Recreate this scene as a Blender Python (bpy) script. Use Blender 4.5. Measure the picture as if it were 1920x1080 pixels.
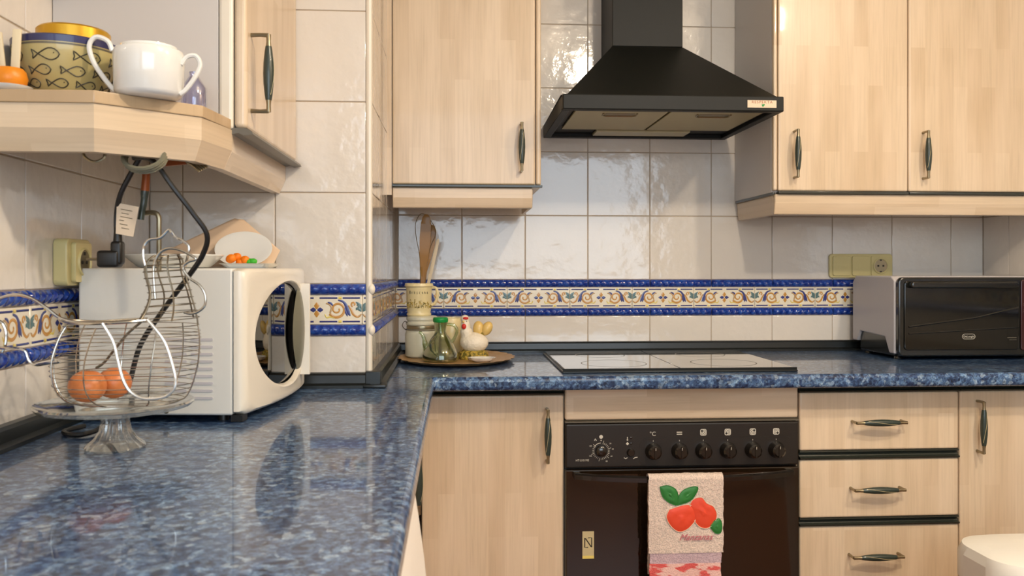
import bpy, bmesh, math, random
from math import sin, cos, pi, radians as R
from mathutils import Vector, Matrix, noise
random.seed(7)
for o in list(bpy.data.objects): bpy.data.objects.remove(o)
S = bpy.context.scene
COL = S.collection
EYE = 1.165          # camera height above the floor; coordinates below are written relative to eye level

# ---------------------------------------------------------------- camera, world, lights, exposure
cam = bpy.data.cameras.new('camera'); co = bpy.data.objects.new('camera', cam); COL.objects.link(co)
co.location = (0, 0, EYE); co.rotation_euler = (pi/2, 0, -math.atan(107/1600))
cam.lens = 30; cam.sensor_width = 36; cam.shift_y = -35/1920; cam.clip_start = .05
cam.dof.use_dof = True; cam.dof.focus_distance = 2.25; cam.dof.aperture_fstop = 9
S.camera = co
W = bpy.data.worlds.new('world'); S.world = W; W.use_nodes = True
W.node_tree.nodes['Background'].inputs[0].default_value = (.62, .68, .8, 1)
W.node_tree.nodes['Background'].inputs[1].default_value = .5
def area(name, loc, size, power, col, target, shape='DISK', sy=None):
    l = bpy.data.lights.new(name, 'AREA'); l.shape = shape; l.size = size; l.energy = power; l.color = col
    if sy: l.size_y = sy
    o = bpy.data.objects.new(name, l); COL.objects.link(o); o.location = (loc[0], loc[1], loc[2]+EYE)
    o.rotation_euler = (Vector(target)-Vector(loc)).to_track_quat('-Z', 'Y').to_euler()
    return o
def bulb(name, loc, power, col, r=.055):
    l = bpy.data.lights.new(name, 'POINT'); l.energy = power; l.color = col; l.shadow_soft_size = r
    o = bpy.data.objects.new(name, l); COL.objects.link(o); o.location = (loc[0], loc[1], loc[2]+EYE)
bulb('ceiling_lamp_light', (.74, .55, 1.15), 19, (1, .84, .65), .04)
area('ceiling_lamp_downlight', (.74, .55, 1.10), .09, 9.5, (1, .84, .65), (.74, .55, -1))
bulb('second_ceiling_lamp_light', (1.45, .92, 1.15), 13, (1, .84, .65), .05)
area('second_ceiling_lamp_downlight', (1.45, .92, 1.10), .09, 6.5, (1, .84, .65), (1.45, .92, -1))
area('window_daylight', (.53, -1.72, .50), 2.2, 21, (.74, .88, 1), (.53, 2, .50), 'RECTANGLE', 1.35)
vs = S.view_settings; vs.view_transform = 'Standard'; vs.look = 'None'; vs.gamma = 1; vs.use_curve_mapping = False
vs.exposure = .46

# ---------------------------------------------------------------- materials
def srgb(r, g, b):
    f = lambda c: (c/255/12.92) if c/255 <= .04045 else ((c/255+.055)/1.055)**2.4
    return (f(r), f(g), f(b), 1)
def mat(name, col, rough=.5, metal=0, coat=0, **k):
    m = bpy.data.materials.new(name); m.use_nodes = True; b = m.node_tree.nodes['Principled BSDF']
    b.inputs['Base Color'].default_value = srgb(*col); b.inputs['Roughness'].default_value = rough
    b.inputs['Metallic'].default_value = metal; b.inputs['Coat Weight'].default_value = coat; b.inputs['Coat Roughness'].default_value = .05
    for kk, v in k.items(): b.inputs[kk.replace('_', ' ')].default_value = v
    m.diffuse_color = srgb(*col)
    return m
class NT:
    def __init__(s, m): s.m = m; s.t = m.node_tree; s.b = s.t.nodes['Principled BSDF']
    def n(s, typ, **k):
        x = s.t.nodes.new(typ)
        for a, v in k.items():
            if a.startswith('i_'): x.inputs[a[2:].replace('_', ' ')].default_value = v
            else: setattr(x, a, v)
        return x
    def l(s, a, b): s.t.links.new(a, b)
    def pos(s, scale=(1, 1, 1), rot=(0, 0, 0), obj=False):
        g = s.n('ShaderNodeTexCoord').outputs['Object'] if obj else s.n('ShaderNodeNewGeometry').outputs['Position']
        mp = s.n('ShaderNodeMapping'); mp.inputs['Scale'].default_value = scale; mp.inputs['Rotation'].default_value = rot
        s.l(g, mp.inputs[0]); return mp.outputs[0]
    def noise(s, vec, scale, detail=4, rough=.5):
        x = s.n('ShaderNodeTexNoise'); x.inputs['Scale'].default_value = scale; x.inputs['Detail'].default_value = detail; x.inputs['Roughness'].default_value = rough
        s.l(vec, x.inputs['Vector']); return x
    def ramp(s, fac, stops, mode='LINEAR'):
        r = s.n('ShaderNodeValToRGB'); r.color_ramp.interpolation = mode
        e = r.color_ramp.elements
        while len(e) < len(stops): e.new(.5)
        for q, (p, c) in zip(e, stops): q.position = p; q.color = c
        s.l(fac, r.inputs[0]); return r.outputs[0]
    def mix(s, a, b, fac, mode='MIX'):
        x = s.n('ShaderNodeMix', data_type='RGBA', blend_type=mode)
        for v, i in ((fac, 0), (a, 6), (b, 7)):
            if isinstance(v, (int, float, tuple)): x.inputs[i].default_value = v
            else: s.l(v, x.inputs[i])
        return x.outputs[2]
    def bump(s, h, strength=.3, dist=.001):
        x = s.n('ShaderNodeBump'); x.inputs['Strength'].default_value = strength; x.inputs['Distance'].default_value = dist
        s.l(h, x.inputs['Height']); s.l(x.outputs[0], s.b.inputs['Normal'])
    def col(s, c): s.l(c, s.b.inputs['Base Color'])
def wood(name, along, across, base=(222, 202, 174), dark=(204, 180, 148), rough=.32, coat=.2):
    """pale stave-glued laminate: staves run along the axis `along`, laid side by side on the axis `across`"""
    m = mat(name, base, rough, coat=coat); t = NT(m)
    g = t.n('ShaderNodeNewGeometry'); sp = t.n('ShaderNodeSeparateXYZ'); t.l(g.outputs['Position'], sp.inputs[0])
    cb = t.n('ShaderNodeCombineXYZ'); t.l(sp.outputs[along], cb.inputs[0]); t.l(sp.outputs[across], cb.inputs[1])
    br = t.n('ShaderNodeTexBrick', offset=.37, offset_frequency=2, squash=1)
    br.inputs['Scale'].default_value = 1; br.inputs['Brick Width'].default_value = .30; br.inputs['Row Height'].default_value = .042; br.inputs['Mortar Size'].default_value = 0
    br.inputs['Color1'].default_value = (0, 0, 0, 1); br.inputs['Color2'].default_value = (1, 1, 1, 1)
    t.l(cb.outputs[0], br.inputs['Vector'])
    mp = t.n('ShaderNodeMapping'); mp.inputs['Scale'].default_value = (6, 160, 1); t.l(cb.outputs[0], mp.inputs[0])
    nz = t.noise(mp.outputs[0], 1.0, 5, .6)
    mp2 = t.n('ShaderNodeMapping'); mp2.inputs['Scale'].default_value = (3, 18, 1); t.l(cb.outputs[0], mp2.inputs[0])
    nz2 = t.noise(mp2.outputs[0], 1.0, 2, .5)
    a = t.mix(srgb(*base), srgb(*dark), t.ramp(br.outputs['Color'], [(0, (0, 0, 0, 1)), (1, (.85, .85, .85, 1))]))
    b = t.mix(a, srgb(*[int(c*.90) for c in dark]), t.ramp(nz.outputs[0], [(.45, (0, 0, 0, 1)), (.8, (.5, .5, .5, 1))]))
    c = t.mix(b, srgb(min(base[0]+10, 255), min(base[1]+10, 255), min(base[2]+12, 255)), t.ramp(nz2.outputs[0], [(.4, (0, 0, 0, 1)), (.7, (.5, .5, .5, 1))]))
    t.col(c); return m
M = {}
M['wood_front'] = wood('wood_front', 2, 0)
M['wood_side'] = wood('wood_side', 2, 1)
M['wood_rail_x'] = wood('wood_rail_x', 0, 2)
M['wood_rail_y'] = wood('wood_rail_y', 1, 2)
M['wood_board'] = wood('wood_board', 0, 1, (196, 170, 134), (182, 154, 118))
M['panel'] = mat('grey_white_laminate', (205, 200, 196), .35, coat=.2)
def tilemat(name, c):
    m = mat(name, c, .10, coat=.5); t = NT(m); p = t.pos()
    n1 = t.noise(p, 14, 2, .45); n2 = t.noise(p, 55, 2, .5)
    mx = t.n('ShaderNodeMath', operation='MULTIPLY_ADD'); t.l(n2.outputs[0], mx.inputs[0]); mx.inputs[1].default_value = .22; t.l(n1.outputs[0], mx.inputs[2])
    t.bump(mx.outputs[0], .7, .0042)
    n3 = t.noise(p, 5, 4, .6); t.col(t.mix(srgb(*c), srgb(*[int(v*.965) for v in c]), n3.outputs[0]))
    return m
M['tile'] = tilemat('white_glazed_tile', (228, 221, 211))
M['grout'] = mat('grout', (176, 160, 140), .9)
m = mat('cobalt_glaze', (22, 62, 158), .12, coat=.6); t = NT(m)
n1 = t.noise(t.pos(), 90, 3); t.col(t.mix(srgb(16, 48, 138), srgb(48, 92, 182), t.ramp(n1.outputs[0], [(.42, (0, 0, 0, 1)), (.75, (1, 1, 1, 1))]))); M['blue'] = m
M['deco_base'] = mat('ivory_glaze', (236, 228, 208), .15, coat=.5)
M['deco_navy'] = mat('navy_glaze', (52, 58, 124), .25, coat=.4)
M['deco_gold'] = mat('ochre_glaze', (196, 142, 62), .25, coat=.4)
M['deco_tan'] = mat('tan_glaze', (184, 150, 104), .25, coat=.4)
M['deco_green'] = mat('grey_green_glaze', (84, 116, 118), .25, coat=.4)
M['deco_yellow'] = mat('yellow_glaze', (226, 206, 110), .25, coat=.4)
def granite(name):
    m = mat(name, (50, 68, 100), .30, coat=.7); m.node_tree.nodes['Principled BSDF'].inputs['Coat IOR'].default_value = 1.42; m.node_tree.nodes['Principled BSDF'].inputs['Specular IOR Level'].default_value = .25; t = NT(m); p = t.pos()
    wv = t.noise(p, 20, 3); ad = t.n('ShaderNodeVectorMath', operation='MULTIPLY_ADD')
    t.l(wv.outputs['Color'], ad.inputs[0]); ad.inputs[1].default_value = (.02, .02, .02); t.l(p, ad.inputs[2])
    v = t.n('ShaderNodeTexVoronoi', feature='F1'); v.inputs['Scale'].default_value = 120; t.l(ad.outputs[0], v.inputs['Vector'])
    n = t.noise(ad.outputs[0], 78, 6, .65); n2 = t.noise(p, 230, 3, .6); n3 = t.noise(p, 9, 2)
    sp = t.n('ShaderNodeSeparateColor'); t.l(v.outputs['Color'], sp.inputs[0])
    c1 = t.ramp(sp.outputs[0], [(0, srgb(16, 24, 42)), (.3, srgb(40, 62, 100)), (.6, srgb(74, 106, 152)), (.86, srgb(130, 168, 206)), (1, srgb(200, 222, 236))])
    c2 = t.ramp(n.outputs[0], [(.3, srgb(10, 15, 28)), (.47, srgb(42, 66, 106)), (.58, srgb(92, 128, 172)), (.72, srgb(186, 212, 230))])
    c = t.mix(c1, c2, .62); c = t.mix(c, srgb(18, 24, 40), t.ramp(n2.outputs[0], [(.5, (0, 0, 0, 1)), (.68, (.75, .75, .75, 1))]))
    c = t.mix(c, srgb(26, 46, 88), t.ramp(n3.outputs[0], [(.45, (0, 0, 0, 1)), (.8, (.6, .6, .6, 1))]))
    t.col(c); return m
M['granite'] = granite('blue_pearl_laminate')
M['upstand'] = mat('black_green_plastic', (20, 24, 23), .34, coat=.1)
M['dark_trim'] = mat('dark_green_trim', (46, 50, 44), .3, coat=.3)
M['grey_trim'] = mat('grey_trim', (104, 98, 86), .35, .2)
M['hood'] = mat('black_enamel', (14, 16, 12), .5, 0, Specular_IOR_Level=.3)
M['filter'] = mat('olive_metal_filter', (176, 164, 122), .4, .7)
M['lens'] = mat('lens_plastic', (196, 188, 150), .3)
M['blackglass'] = mat('black_glass', (8, 8, 8), .04, coat=1)
M['oven_glass'] = mat('brown_black_glass', (30, 20, 11), .06, coat=.6)
M['oven_panel'] = mat('brown_black_panel', (30, 24, 18), .38)
M['knob'] = mat('knob_black', (26, 22, 18), .22, coat=.6)
M['print'] = mat('pale_print', (205, 200, 186), .5)
M['print_dark'] = mat('dark_print', (40, 36, 30), .5)
M['chrome'] = mat('chrome', (215, 214, 210), .12, 1)
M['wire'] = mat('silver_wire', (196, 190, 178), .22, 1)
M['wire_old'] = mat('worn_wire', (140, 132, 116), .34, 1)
M['white_wire'] = mat('bright_wire', (232, 230, 224), .18, .7)
M['nickel'] = mat('aged_nickel', (150, 138, 112), .32, .9)
M['spindle'] = mat('dark_green_spindle', (44, 56, 50), .35, coat=.3)
M['line_gold'] = mat('gold_line', (196, 182, 140), .4)
M['white_plastic'] = mat('white_plastic', (226, 224, 216), .35, coat=.2)
M['door_plastic'] = mat('cream_plastic', (232, 224, 208), .3, coat=.3)
M['mirror'] = mat('smoked_mirror_glass', (92, 90, 84), .02, 1)
M['olive'] = mat('olive_grey_plastic', (116, 114, 96), .32)
M['ceramic'] = mat('white_ceramic', (234, 234, 230), .12, coat=.6)
M['cream'] = mat('cream_ceramic', (226, 210, 160), .3, coat=.3)
M['cream_plastic'] = mat('ivory_plastic', (212, 198, 140), .4)
M['ink'] = mat('dark_ink', (62, 58, 50), .5)
M['ink_blue'] = mat('blue_ink', (40, 42, 90), .35, coat=.3)
M['bowl'] = mat('bowl_glaze', (188, 172, 116), .3, coat=.4)
M['gold_lid'] = mat('gold_lid', (206, 158, 40), .3, .55)
M['orange'] = mat('orange_plastic', (226, 136, 24), .4)
M['stick'] = mat('pale_wood_stick', (230, 214, 180), .6)
M['cable'] = mat('black_cable', (20, 18, 16), .4)
M['paper'] = mat('paper', (226, 196, 164), .8)
M['label'] = mat('tag_paper', (226, 206, 180), .7)
M['spatula'] = mat('olive_wood', (140, 98, 30), .5, coat=.2)
M['spatula2'] = mat('light_spatula', (206, 190, 160), .5)
M['gold_tray'] = mat('golden_tray', (186, 146, 92), .42, .45)
M['jar'] = mat('jar_stoneware', (206, 204, 184), .35, coat=.3)
M['green'] = mat('green_cap', (10, 140, 60), .35)
M['egg_tan'] = mat('egg_tan', (222, 188, 110), .35, coat=.3)
M['hen'] = mat('hen_white', (236, 226, 206), .5)
t = NT(M['hen']); t.bump(t.noise(t.pos((1, 1, 1)), 120, 3).outputs[0], .8, .003)
M['moss'] = mat('moss_gold', (160, 136, 40), .6); t = NT(M['moss']); nn = t.noise(t.pos(), 140, 3)
t.col(t.mix(srgb(96, 88, 20), srgb(196, 166, 66), t.ramp(nn.outputs[0], [(.4, (0, 0, 0, 1)), (.6, (1, 1, 1, 1))]))); t.bump(nn.outputs[0], 1, .004)
M['red'] = mat('red_paint', (204, 40, 30), .4)
M['brown_egg'] = mat('brown_egg_shell', (214, 132, 76), .35); t = NT(M['brown_egg']); nn = t.noise(t.pos(), 300, 2)
t.col(t.mix(srgb(222, 138, 78), srgb(202, 112, 58), nn.outputs[0]))
M['toast_grey'] = mat('lilac_grey_plastic', (200, 196, 198), .4)
M['toast_black'] = mat('oven_black', (24, 24, 20), .22, coat=.4)
M['toast_glass'] = mat('dark_oven_glass', (20, 20, 16), .12, coat=.15)
M['toast_red'] = mat('dark_red_panel', (60, 22, 22), .3, coat=.3)
M['floor'] = mat('terracotta', (128, 76, 50), .3)
M['plaster'] = mat('plaster', (226, 220, 208), .8)
M['copper'] = mat('orange_brown', (150, 76, 30), .4, .3)
M['leaf_green'] = mat('leaf_green', (60, 176, 40), .5)
M['food_orange'] = mat('food_orange', (245, 130, 10), .5)
def glassm(name, tint, gloss=.22, rough=.05, blend=.3):
    """thin clear glass: light passes straight through, more mirror-like towards grazing"""
    m = bpy.data.materials.new(name); m.use_nodes = True; t = m.node_tree; t.nodes.remove(t.nodes['Principled BSDF'])
    tr = t.nodes.new('ShaderNodeBsdfTransparent'); tr.inputs[0].default_value = srgb(*tint)
    gl = t.nodes.new('ShaderNodeBsdfGlossy'); gl.inputs['Roughness'].default_value = rough; gl.inputs[0].default_value = (.95, .95, .93, 1)
    lw = t.nodes.new('ShaderNodeLayerWeight'); lw.inputs[0].default_value = blend
    ma = t.nodes.new('ShaderNodeMath'); ma.operation = 'MULTIPLY_ADD'; ma.inputs[1].default_value = 1-gloss*.4; ma.inputs[2].default_value = gloss*.35; ma.use_clamp = True
    mx = t.nodes.new('ShaderNodeMixShader'); t.links.new(lw.outputs['Facing'], ma.inputs[0]); t.links.new(ma.outputs[0], mx.inputs[0])
    t.links.new(tr.outputs[0], mx.inputs[1]); t.links.new(gl.outputs[0], mx.inputs[2]); t.links.new(mx.outputs[0], t.nodes['Material Output'].inputs[0]); return m
M['glass'] = glassm('clear_glass', (252, 252, 250), .35)
M['green_glass'] = glassm('greenish_glass', (222, 230, 204), .2)
M['oil'] = mat('olive_oil', (112, 104, 22), .05, Transmission_Weight=.35, IOR=1.3)
M['blue_glass'] = glassm('blue_glass', (222, 226, 253), .3)
M['tag_grey'] = mat('translucent_grey', (176, 162, 150), .5, Transmission_Weight=.35)
# terry cloth
def terry(name, c):
    m = mat(name, c, .95); t = NT(m); nn = t.noise(t.pos(), 330, 3, .6); t.bump(nn.outputs[0], .7, .004)
    t.col(t.mix(srgb(*c), srgb(*[int(v*.84) for v in c]), t.ramp(nn.outputs[0], [(.35, (1, 1, 1, 1)), (.6, (0, 0, 0, 1))]))); return m
M['terry'] = terry('cream_terry', (238, 218, 204))
M['terry_lilac'] = terry('lilac_band', (214, 188, 196))
m = mat('red_pattern_terry', (222, 110, 104), .95); t = NT(m); n1 = t.noise(t.pos((1, 1, 2.4), (0, .7, 0)), 34, 2, .4); n2 = t.noise(t.pos(), 330, 3)
t.col(t.mix(srgb(222, 96, 92), srgb(240, 196, 186), t.ramp(n1.outputs[0], [(.46, (0, 0, 0, 1)), (.54, (1, 1, 1, 1))]))); t.bump(n2.outputs[0], .7, .004); M['terry_red'] = m
M['apple'] = mat('apple_satin', (226, 74, 44), .45)
M['leafcloth'] = mat('leaf_satin', (44, 122, 54), .5)
M['thread'] = mat('pink_thread', (196, 120, 130), .7)
M['washer'] = mat('washer_white', (246, 244, 240), .35)
m = bpy.data.materials.new('window_sky'); m.use_nodes = True; t_ = m.node_tree; e = t_.nodes.new('ShaderNodeEmission')
e.inputs[0].default_value = (.75, .86, 1, 1); e.inputs[1].default_value = 1.2; t_.links.new(e.outputs[0], t_.nodes['Material Output'].inputs[0]); M['sky'] = m

# ---------------------------------------------------------------- mesh helpers
ORG = {}
class MB:
    def __init__(s): s.v = []; s.f = []; s.m = []; s.T = Matrix()
    def add(s, vs, fs, mi=0):
        b = len(s.v); s.v += [tuple(s.T @ Vector(v)) for v in vs]
        s.f += [tuple(b+i for i in f) for f in fs]; s.m += [mi]*len(fs); return s
    def box(s, x0, x1, y0, y1, z0, z1, mi=0):
        return s.add([(x0, y0, z0), (x1, y0, z0), (x1, y1, z0), (x0, y1, z0), (x0, y0, z1), (x1, y0, z1), (x1, y1, z1), (x0, y1, z1)],
                     [(0, 3, 2, 1), (4, 5, 6, 7), (0, 1, 5, 4), (1, 2, 6, 5), (2, 3, 7, 6), (3, 0, 4, 7)], mi)
    def prism(s, poly, a, b, axis='z', mi=0, cap=True):
        n = len(poly)
        f = {'z': lambda p, h: (p[0], p[1], h), 'x': lambda p, h: (h, p[0], p[1]), 'y': lambda p, h: (p[0], h, p[1])}[axis]
        vs = [f(p, a) for p in poly]+[f(p, b) for p in poly]
        fs = [(i, (i+1) % n, n+(i+1) % n, n+i) for i in range(n)]
        if cap: fs += [tuple(range(n-1, -1, -1)), tuple(range(n, 2*n))]
        return s.add(vs, fs, mi)
    def lathe(s, prof, n=32, c=(0, 0, 0), mi=0, wob=None, axis='z', sx=1, sy=1):
        vs = []; fs = []; k = len(prof)
        for i in range(n):
            a = 2*pi*i/n
            for (r, z) in prof:
                rr = r*(wob(a, r, z) if wob else 1)
                p = (rr*cos(a)*sx, rr*sin(a)*sy, z)
                if axis == 'y': p = (p[0], -p[2], p[1])
                if axis == 'x': p = (p[2], p[0], p[1])
                vs.append((c[0]+p[0], c[1]+p[1], c[2]+p[2]))
        for i in range(n):
            j = (i+1) % n
            for q in range(k-1):
                fs.append((i*k+q, j*k+q, j*k+q+1, i*k+q+1))
        return s.add(vs, fs, mi)
    def tube(s, pts, r, n=8, mi=0, closed=False, smooth=0):
        pts = [Vector(p) for p in pts]
        if smooth: pts = catmull(pts, smooth, closed)
        N = len(pts); rs = r if isinstance(r, (list, tuple)) else [r]*N
        if len(rs) != N: rs = [rs[min(int(i*(len(rs)-1)/max(N-1, 1)+.5), len(rs)-1)] for i in range(N)]
        vs = []; up = Vector((0, 0, 1)); prev = None
        for i, p in enumerate(pts):
            a = pts[(i-1) % N] if (i or closed) else p; b = pts[(i+1) % N] if (i < N-1 or closed) else p
            d = (b-a).normalized() if (b-a).length > 1e-9 else Vector((0, 0, 1))
            if prev is None:
                u = d.cross(Vector((0, 0, 1)) if abs(d.z) < .9 else Vector((1, 0, 0))).normalized()
            else:
                u = (prev-d*prev.dot(d)); u = u.normalized() if u.length > 1e-6 else d.orthogonal().normalized()
            prev = u; w = d.cross(u)
            for k in range(n):
                t = 2*pi*k/n; vs.append(tuple(p+(u*cos(t)+w*sin(t))*rs[i]))
        fs = []
        for i in range(N if closed else N-1):
            j = (i+1) % N
            for k in range(n): fs.append((i*n+k, i*n+(k+1) % n, j*n+(k+1) % n, j*n+k))
        if not closed: fs += [tuple(range(n-1, -1, -1)), tuple((N-1)*n+k for k in range(n))]
        return s.add(vs, fs, mi)
    def ribbon(s, pts, w, y, mi=0, thick=.0006, taper=None):
        """flat relief strip in the xz plane, standing proud of y by thick"""
        pts = [Vector((p[0], 0, p[1])) for p in pts]; N = len(pts); vs = []
        for i, p in enumerate(pts):
            a = pts[max(i-1, 0)]; b = pts[min(i+1, N-1)]; d = (b-a).normalized(); nrm = Vector((-d.z, 0, d.x))
            ww = w*(taper(i/(N-1)) if taper else 1)/2
            q1 = p+nrm*ww; q2 = p-nrm*ww; vs += [(q1.x, y, q1.z), (p.x, y-thick, p.z), (q2.x, y, q2.z)]
        fs = []
        for i in range(N-1):
            for k in range(2): fs.append((i*3+k, (i+1)*3+k, (i+1)*3+k+1, i*3+k+1))
        return s.add(vs, fs, mi)
    def blob(s, c, rad, n=16, m=10, mi=0, fn=None, rot=None):
        vs = []; fs = []
        for i in range(m+1):
            ph = pi*i/m
            for j in range(n):
                th = 2*pi*j/n; v = Vector((sin(ph)*cos(th), sin(ph)*sin(th), cos(ph)))
                k = fn(v) if fn else 1; v = Vector((v.x*rad[0]*k, v.y*rad[1]*k, v.z*rad[2]*k))
                if rot: v = rot @ v
                vs.append(tuple(v+Vector(c)))
        for i in range(m):
            for j in range(n): fs.append((i*n+j, (i+1)*n+j, (i+1)*n+(j+1) % n, i*n+(j+1) % n))
        return s.add(vs, fs, mi)
    def mesh(s, name, mats, off=(0, 0, 0), bevel=0, seg=2, flat=False, bang=30):
        me = bpy.data.meshes.new(name); bm = bmesh.new()
        vv = [bm.verts.new((v[0]-off[0], v[1]-off[1], v[2]-off[2])) for v in s.v]
        for f, mi in zip(s.f, s.m):
            if len(set(f)) < 3: continue
            try: q = bm.faces.new([vv[i] for i in f]); q.material_index = mi
            except ValueError: pass
        bmesh.ops.remove_doubles(bm, verts=bm.verts, dist=1e-6)
        bmesh.ops.recalc_face_normals(bm, faces=bm.faces)
        if bevel:
            ed = [e for e in bm.edges if len(e.link_faces) == 2 and e.calc_face_angle(0) > R(bang)]
            bmesh.ops.bevel(bm, geom=ed, offset=bevel, segments=seg, affect='EDGES', profile=.5, clamp_overlap=True)
        for e in bm.edges:
            if len(e.link_faces) == 2 and e.calc_face_angle(0) > R(38): e.smooth = False
        for q in bm.faces: q.smooth = not flat and q.calc_area() < .0008
        bm.to_mesh(me); bm.free()
        for x in (mats if isinstance(mats, (list, tuple)) else [mats]): me.materials.append(M[x] if isinstance(x, str) else x)
        return me
def catmull(p, k, closed=False):
    out = []; N = len(p)
    for i in range(N if closed else N-1):
        if closed: a, b, c, d = p[(i-1) % N], p[i], p[(i+1) % N], p[(i+2) % N]
        else: a, b, c, d = p[max(i-1, 0)], p[i], p[i+1], p[min(i+2, N-1)]
        for j in range(k):
            t = j/k; out.append(.5*((2*b)+(c-a)*t+(2*a-5*b+4*c-d)*t*t+(3*b-a-3*c+d)*t**3))
    if not closed: out.append(p[-1])
    return out
def link(name, me, parent=None, loc=(0, 0, 0)):
    o = bpy.data.objects.new(name, me); COL.objects.link(o)
    o.location = loc
    if parent: o.parent = parent; ORG[o.name] = ORG[parent.name]
    else: o.location.z += EYE; ORG[o.name] = (0, 0, 0)
    return o
def thing(name, label, cat, loc=(0, 0, 0), group=None, rz=0):
    """an Empty at the thing's base; parts given in eye-level room coordinates are shifted to it"""
    o = bpy.data.objects.new(name, None); COL.objects.link(o); o.location = (loc[0], loc[1], loc[2]+EYE); o.rotation_euler.z = rz
    o.empty_display_size = .05; o['label'] = label; o['category'] = cat
    if group: o['group'] = group
    ORG[o.name] = tuple(loc); return o
def part(name, mb, mats, parent, local=False, loc=(0, 0, 0), label=None, **k):
    off = (0, 0, 0) if local else ORG[parent.name]
    o = link(name, mb.mesh(name, mats, off, **k), parent, loc)
    if label: o['label'] = label
    return o
def struct(name, mb, mats, **k):
    o = link(name, mb.mesh(name, mats, **k)); o['kind'] = 'structure'; return o
def single(name, mb, mats, label, cat, group=None, base=(0, 0, 0), **k):
    me = mb.mesh(name, mats, base, **k); o = bpy.data.objects.new(name, me); COL.objects.link(o)
    o.location = (base[0], base[1], base[2]+EYE); ORG[o.name] = tuple(base)
    o['label'] = label; o['category'] = cat
    if group: o['group'] = group
    return o
def text_mesh(name, body, size, mt, parent, loc, rot=(pi/2, 0, 0), ext=.0002, shear=0, sx=1, space=1):
    cu = bpy.data.curves.new(name, 'FONT'); cu.body = body; cu.size = size; cu.extrude = ext; cu.align_x = 'CENTER'; cu.align_y = 'CENTER'; cu.shear = shear; cu.space_character = space
    tmp = bpy.data.objects.new('tmp_text', cu); COL.objects.link(tmp)
    me = bpy.data.meshes.new_from_object(tmp.evaluated_get(bpy.context.evaluated_depsgraph_get())); me.name = name
    bpy.data.objects.remove(tmp); me.materials.clear(); me.materials.append(M[mt])
    o = bpy.data.objects.new(name, me); COL.objects.link(o); o.parent = parent; g = ORG[parent.name]
    o.location = (loc[0]-g[0], loc[1]-g[1], loc[2]-g[2]); o.rotation_euler = rot; o.scale.x = sx; ORG[o.name] = g
    return o
def rrect(x0, x1, z0, z1, r, n=4):
    out = []
    for cx, cz, a0 in ((x1-r, z1-r, 0), (x0+r, z1-r, 90), (x0+r, z0+r, 180), (x1-r, z0+r, 270)):
        for i in range(n+1):
            a = R(a0+90*i/n); out.append((cx+r*cos(a), cz+r*sin(a)))
    return out

# ---------------------------------------------------------------- the room
ZF, ZC_ = -EYE, 1.30
XL, XP, YP, YW, XR, YB = -.670, -.186, 1.925, 2.700, 1.735, -1.80
T = .008
struct('floor', MB().box(XL-.1, XR+.1, YB-.1, YW+.1, ZF-.1, ZF), 'floor')
struct('ceiling', MB().box(XL-.1, XR+.1, YB-.1, YW+.1, ZC_, ZC_+.1), 'plaster')
wall_back = struct('wall_back', MB().box(XP-.1, XR+.1, YW+.0018, YW+.1, ZF, ZC_), 'grout')
wall_left = struct('wall_left', MB().box(XL-.1, XL-.0018, YB-.1, YW+.1, ZF, ZC_), 'grout')
wall_right = struct('wall_right', MB().box(XR+.0018, XR+.1, YB-.1, YW+.1, ZF, ZC_), 'grout')
wall_inner = struct('wall_inner', MB().box(XL-.0018, XP-.0018, YP+.0018, YW+.05, ZF, ZC_), 'grout')
wf = MB()
wf.box(XL-.1, -.60, YB-.1, YB, ZF, ZC_).box(1.66, XR+.1, YB-.1, YB, ZF, ZC_).box(-.60, 1.66, YB-.1, YB, ZF, -.20).box(-.60, 1.66, YB-.1, YB, 1.20, ZC_)
struct('wall_front', wf, 'plaster')
w1 = struct('window_1', MB().box(-.60, 1.66, YB-.09, YB-.08, -.20, 1.20), 'sky')
for q in ((-.60, 1.66, -.20, -.14), (-.60, 1.66, 1.14, 1.20), (-.60, -.54, -.14, 1.14), (1.60, 1.66, -.14, 1.14), (.50, .56, -.14, 1.14)): part('window_bar', MB().box(q[0], q[1], YB-.07, YB-.01, q[2], q[3]), 'white_plastic', w1)

# tiles: built facing -y with x along the wall; rz turns them onto the other walls
CACHE = {}
def tile_mesh(w, h, bev=.0016):
    k = ('t', round(w, 4), round(h, 4))
    if k not in CACHE: CACHE[k] = MB().box(0, w, 0, T, 0, h).mesh('tile', 'tile', bevel=bev, seg=2)
    return CACHE[k]
def rope_mesh(w, h):
    k = ('r', round(w, 4), round(h, 4))
    if k in CACHE: return CACHE[k]
    mb = MB(); n = max(int(w/.0026), 3); q = 8; vs = []; fs = []
    for i in range(n+1):
        x = w*i/n
        for j in range(q+1):
            tt = j/q; a = pi*tt
            d = .0095*sin(a)**.7 if 0 < j < q else 0
            ph = (x/.0205-(tt-.5)*.9+3*sin(pi*tt)*0) * 2*pi
            d *= 1+.16*cos(ph)+.07*cos(2*ph+.6)
            e = min(x, w-x)
            if e < .001: d *= .6
            vs.append((x, -d, h*tt))
    for i in range(n):
        for j in range(q): fs.append((i*(q+1)+j, (i+1)*(q+1)+j, (i+1)*(q+1)+j+1, i*(q+1)+j+1))
    mb.add(vs, fs); mb.box(0, w, 0, T, 0, h)
    CACHE[k] = mb.mesh('rope_tile', 'blue'); return CACHE[k]
DM = ['deco_base', 'deco_navy', 'deco_gold', 'deco_tan', 'deco_green', 'deco_yellow']
def spiral(cx, cz, r0, r1, a0, a1, n=22): return [(cx+(r0+(r1-r0)*i/n)*cos(R(a0+(a1-a0)*i/n)), cz+(r0+(r1-r0)*i/n)*sin(R(a0+(a1-a0)*i/n))) for i in range(n+1)]
def cat2(p, k=5): return [(v.x, v.z) for v in catmull([Vector((a, 0, b)) for a, b in p], k)]
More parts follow.
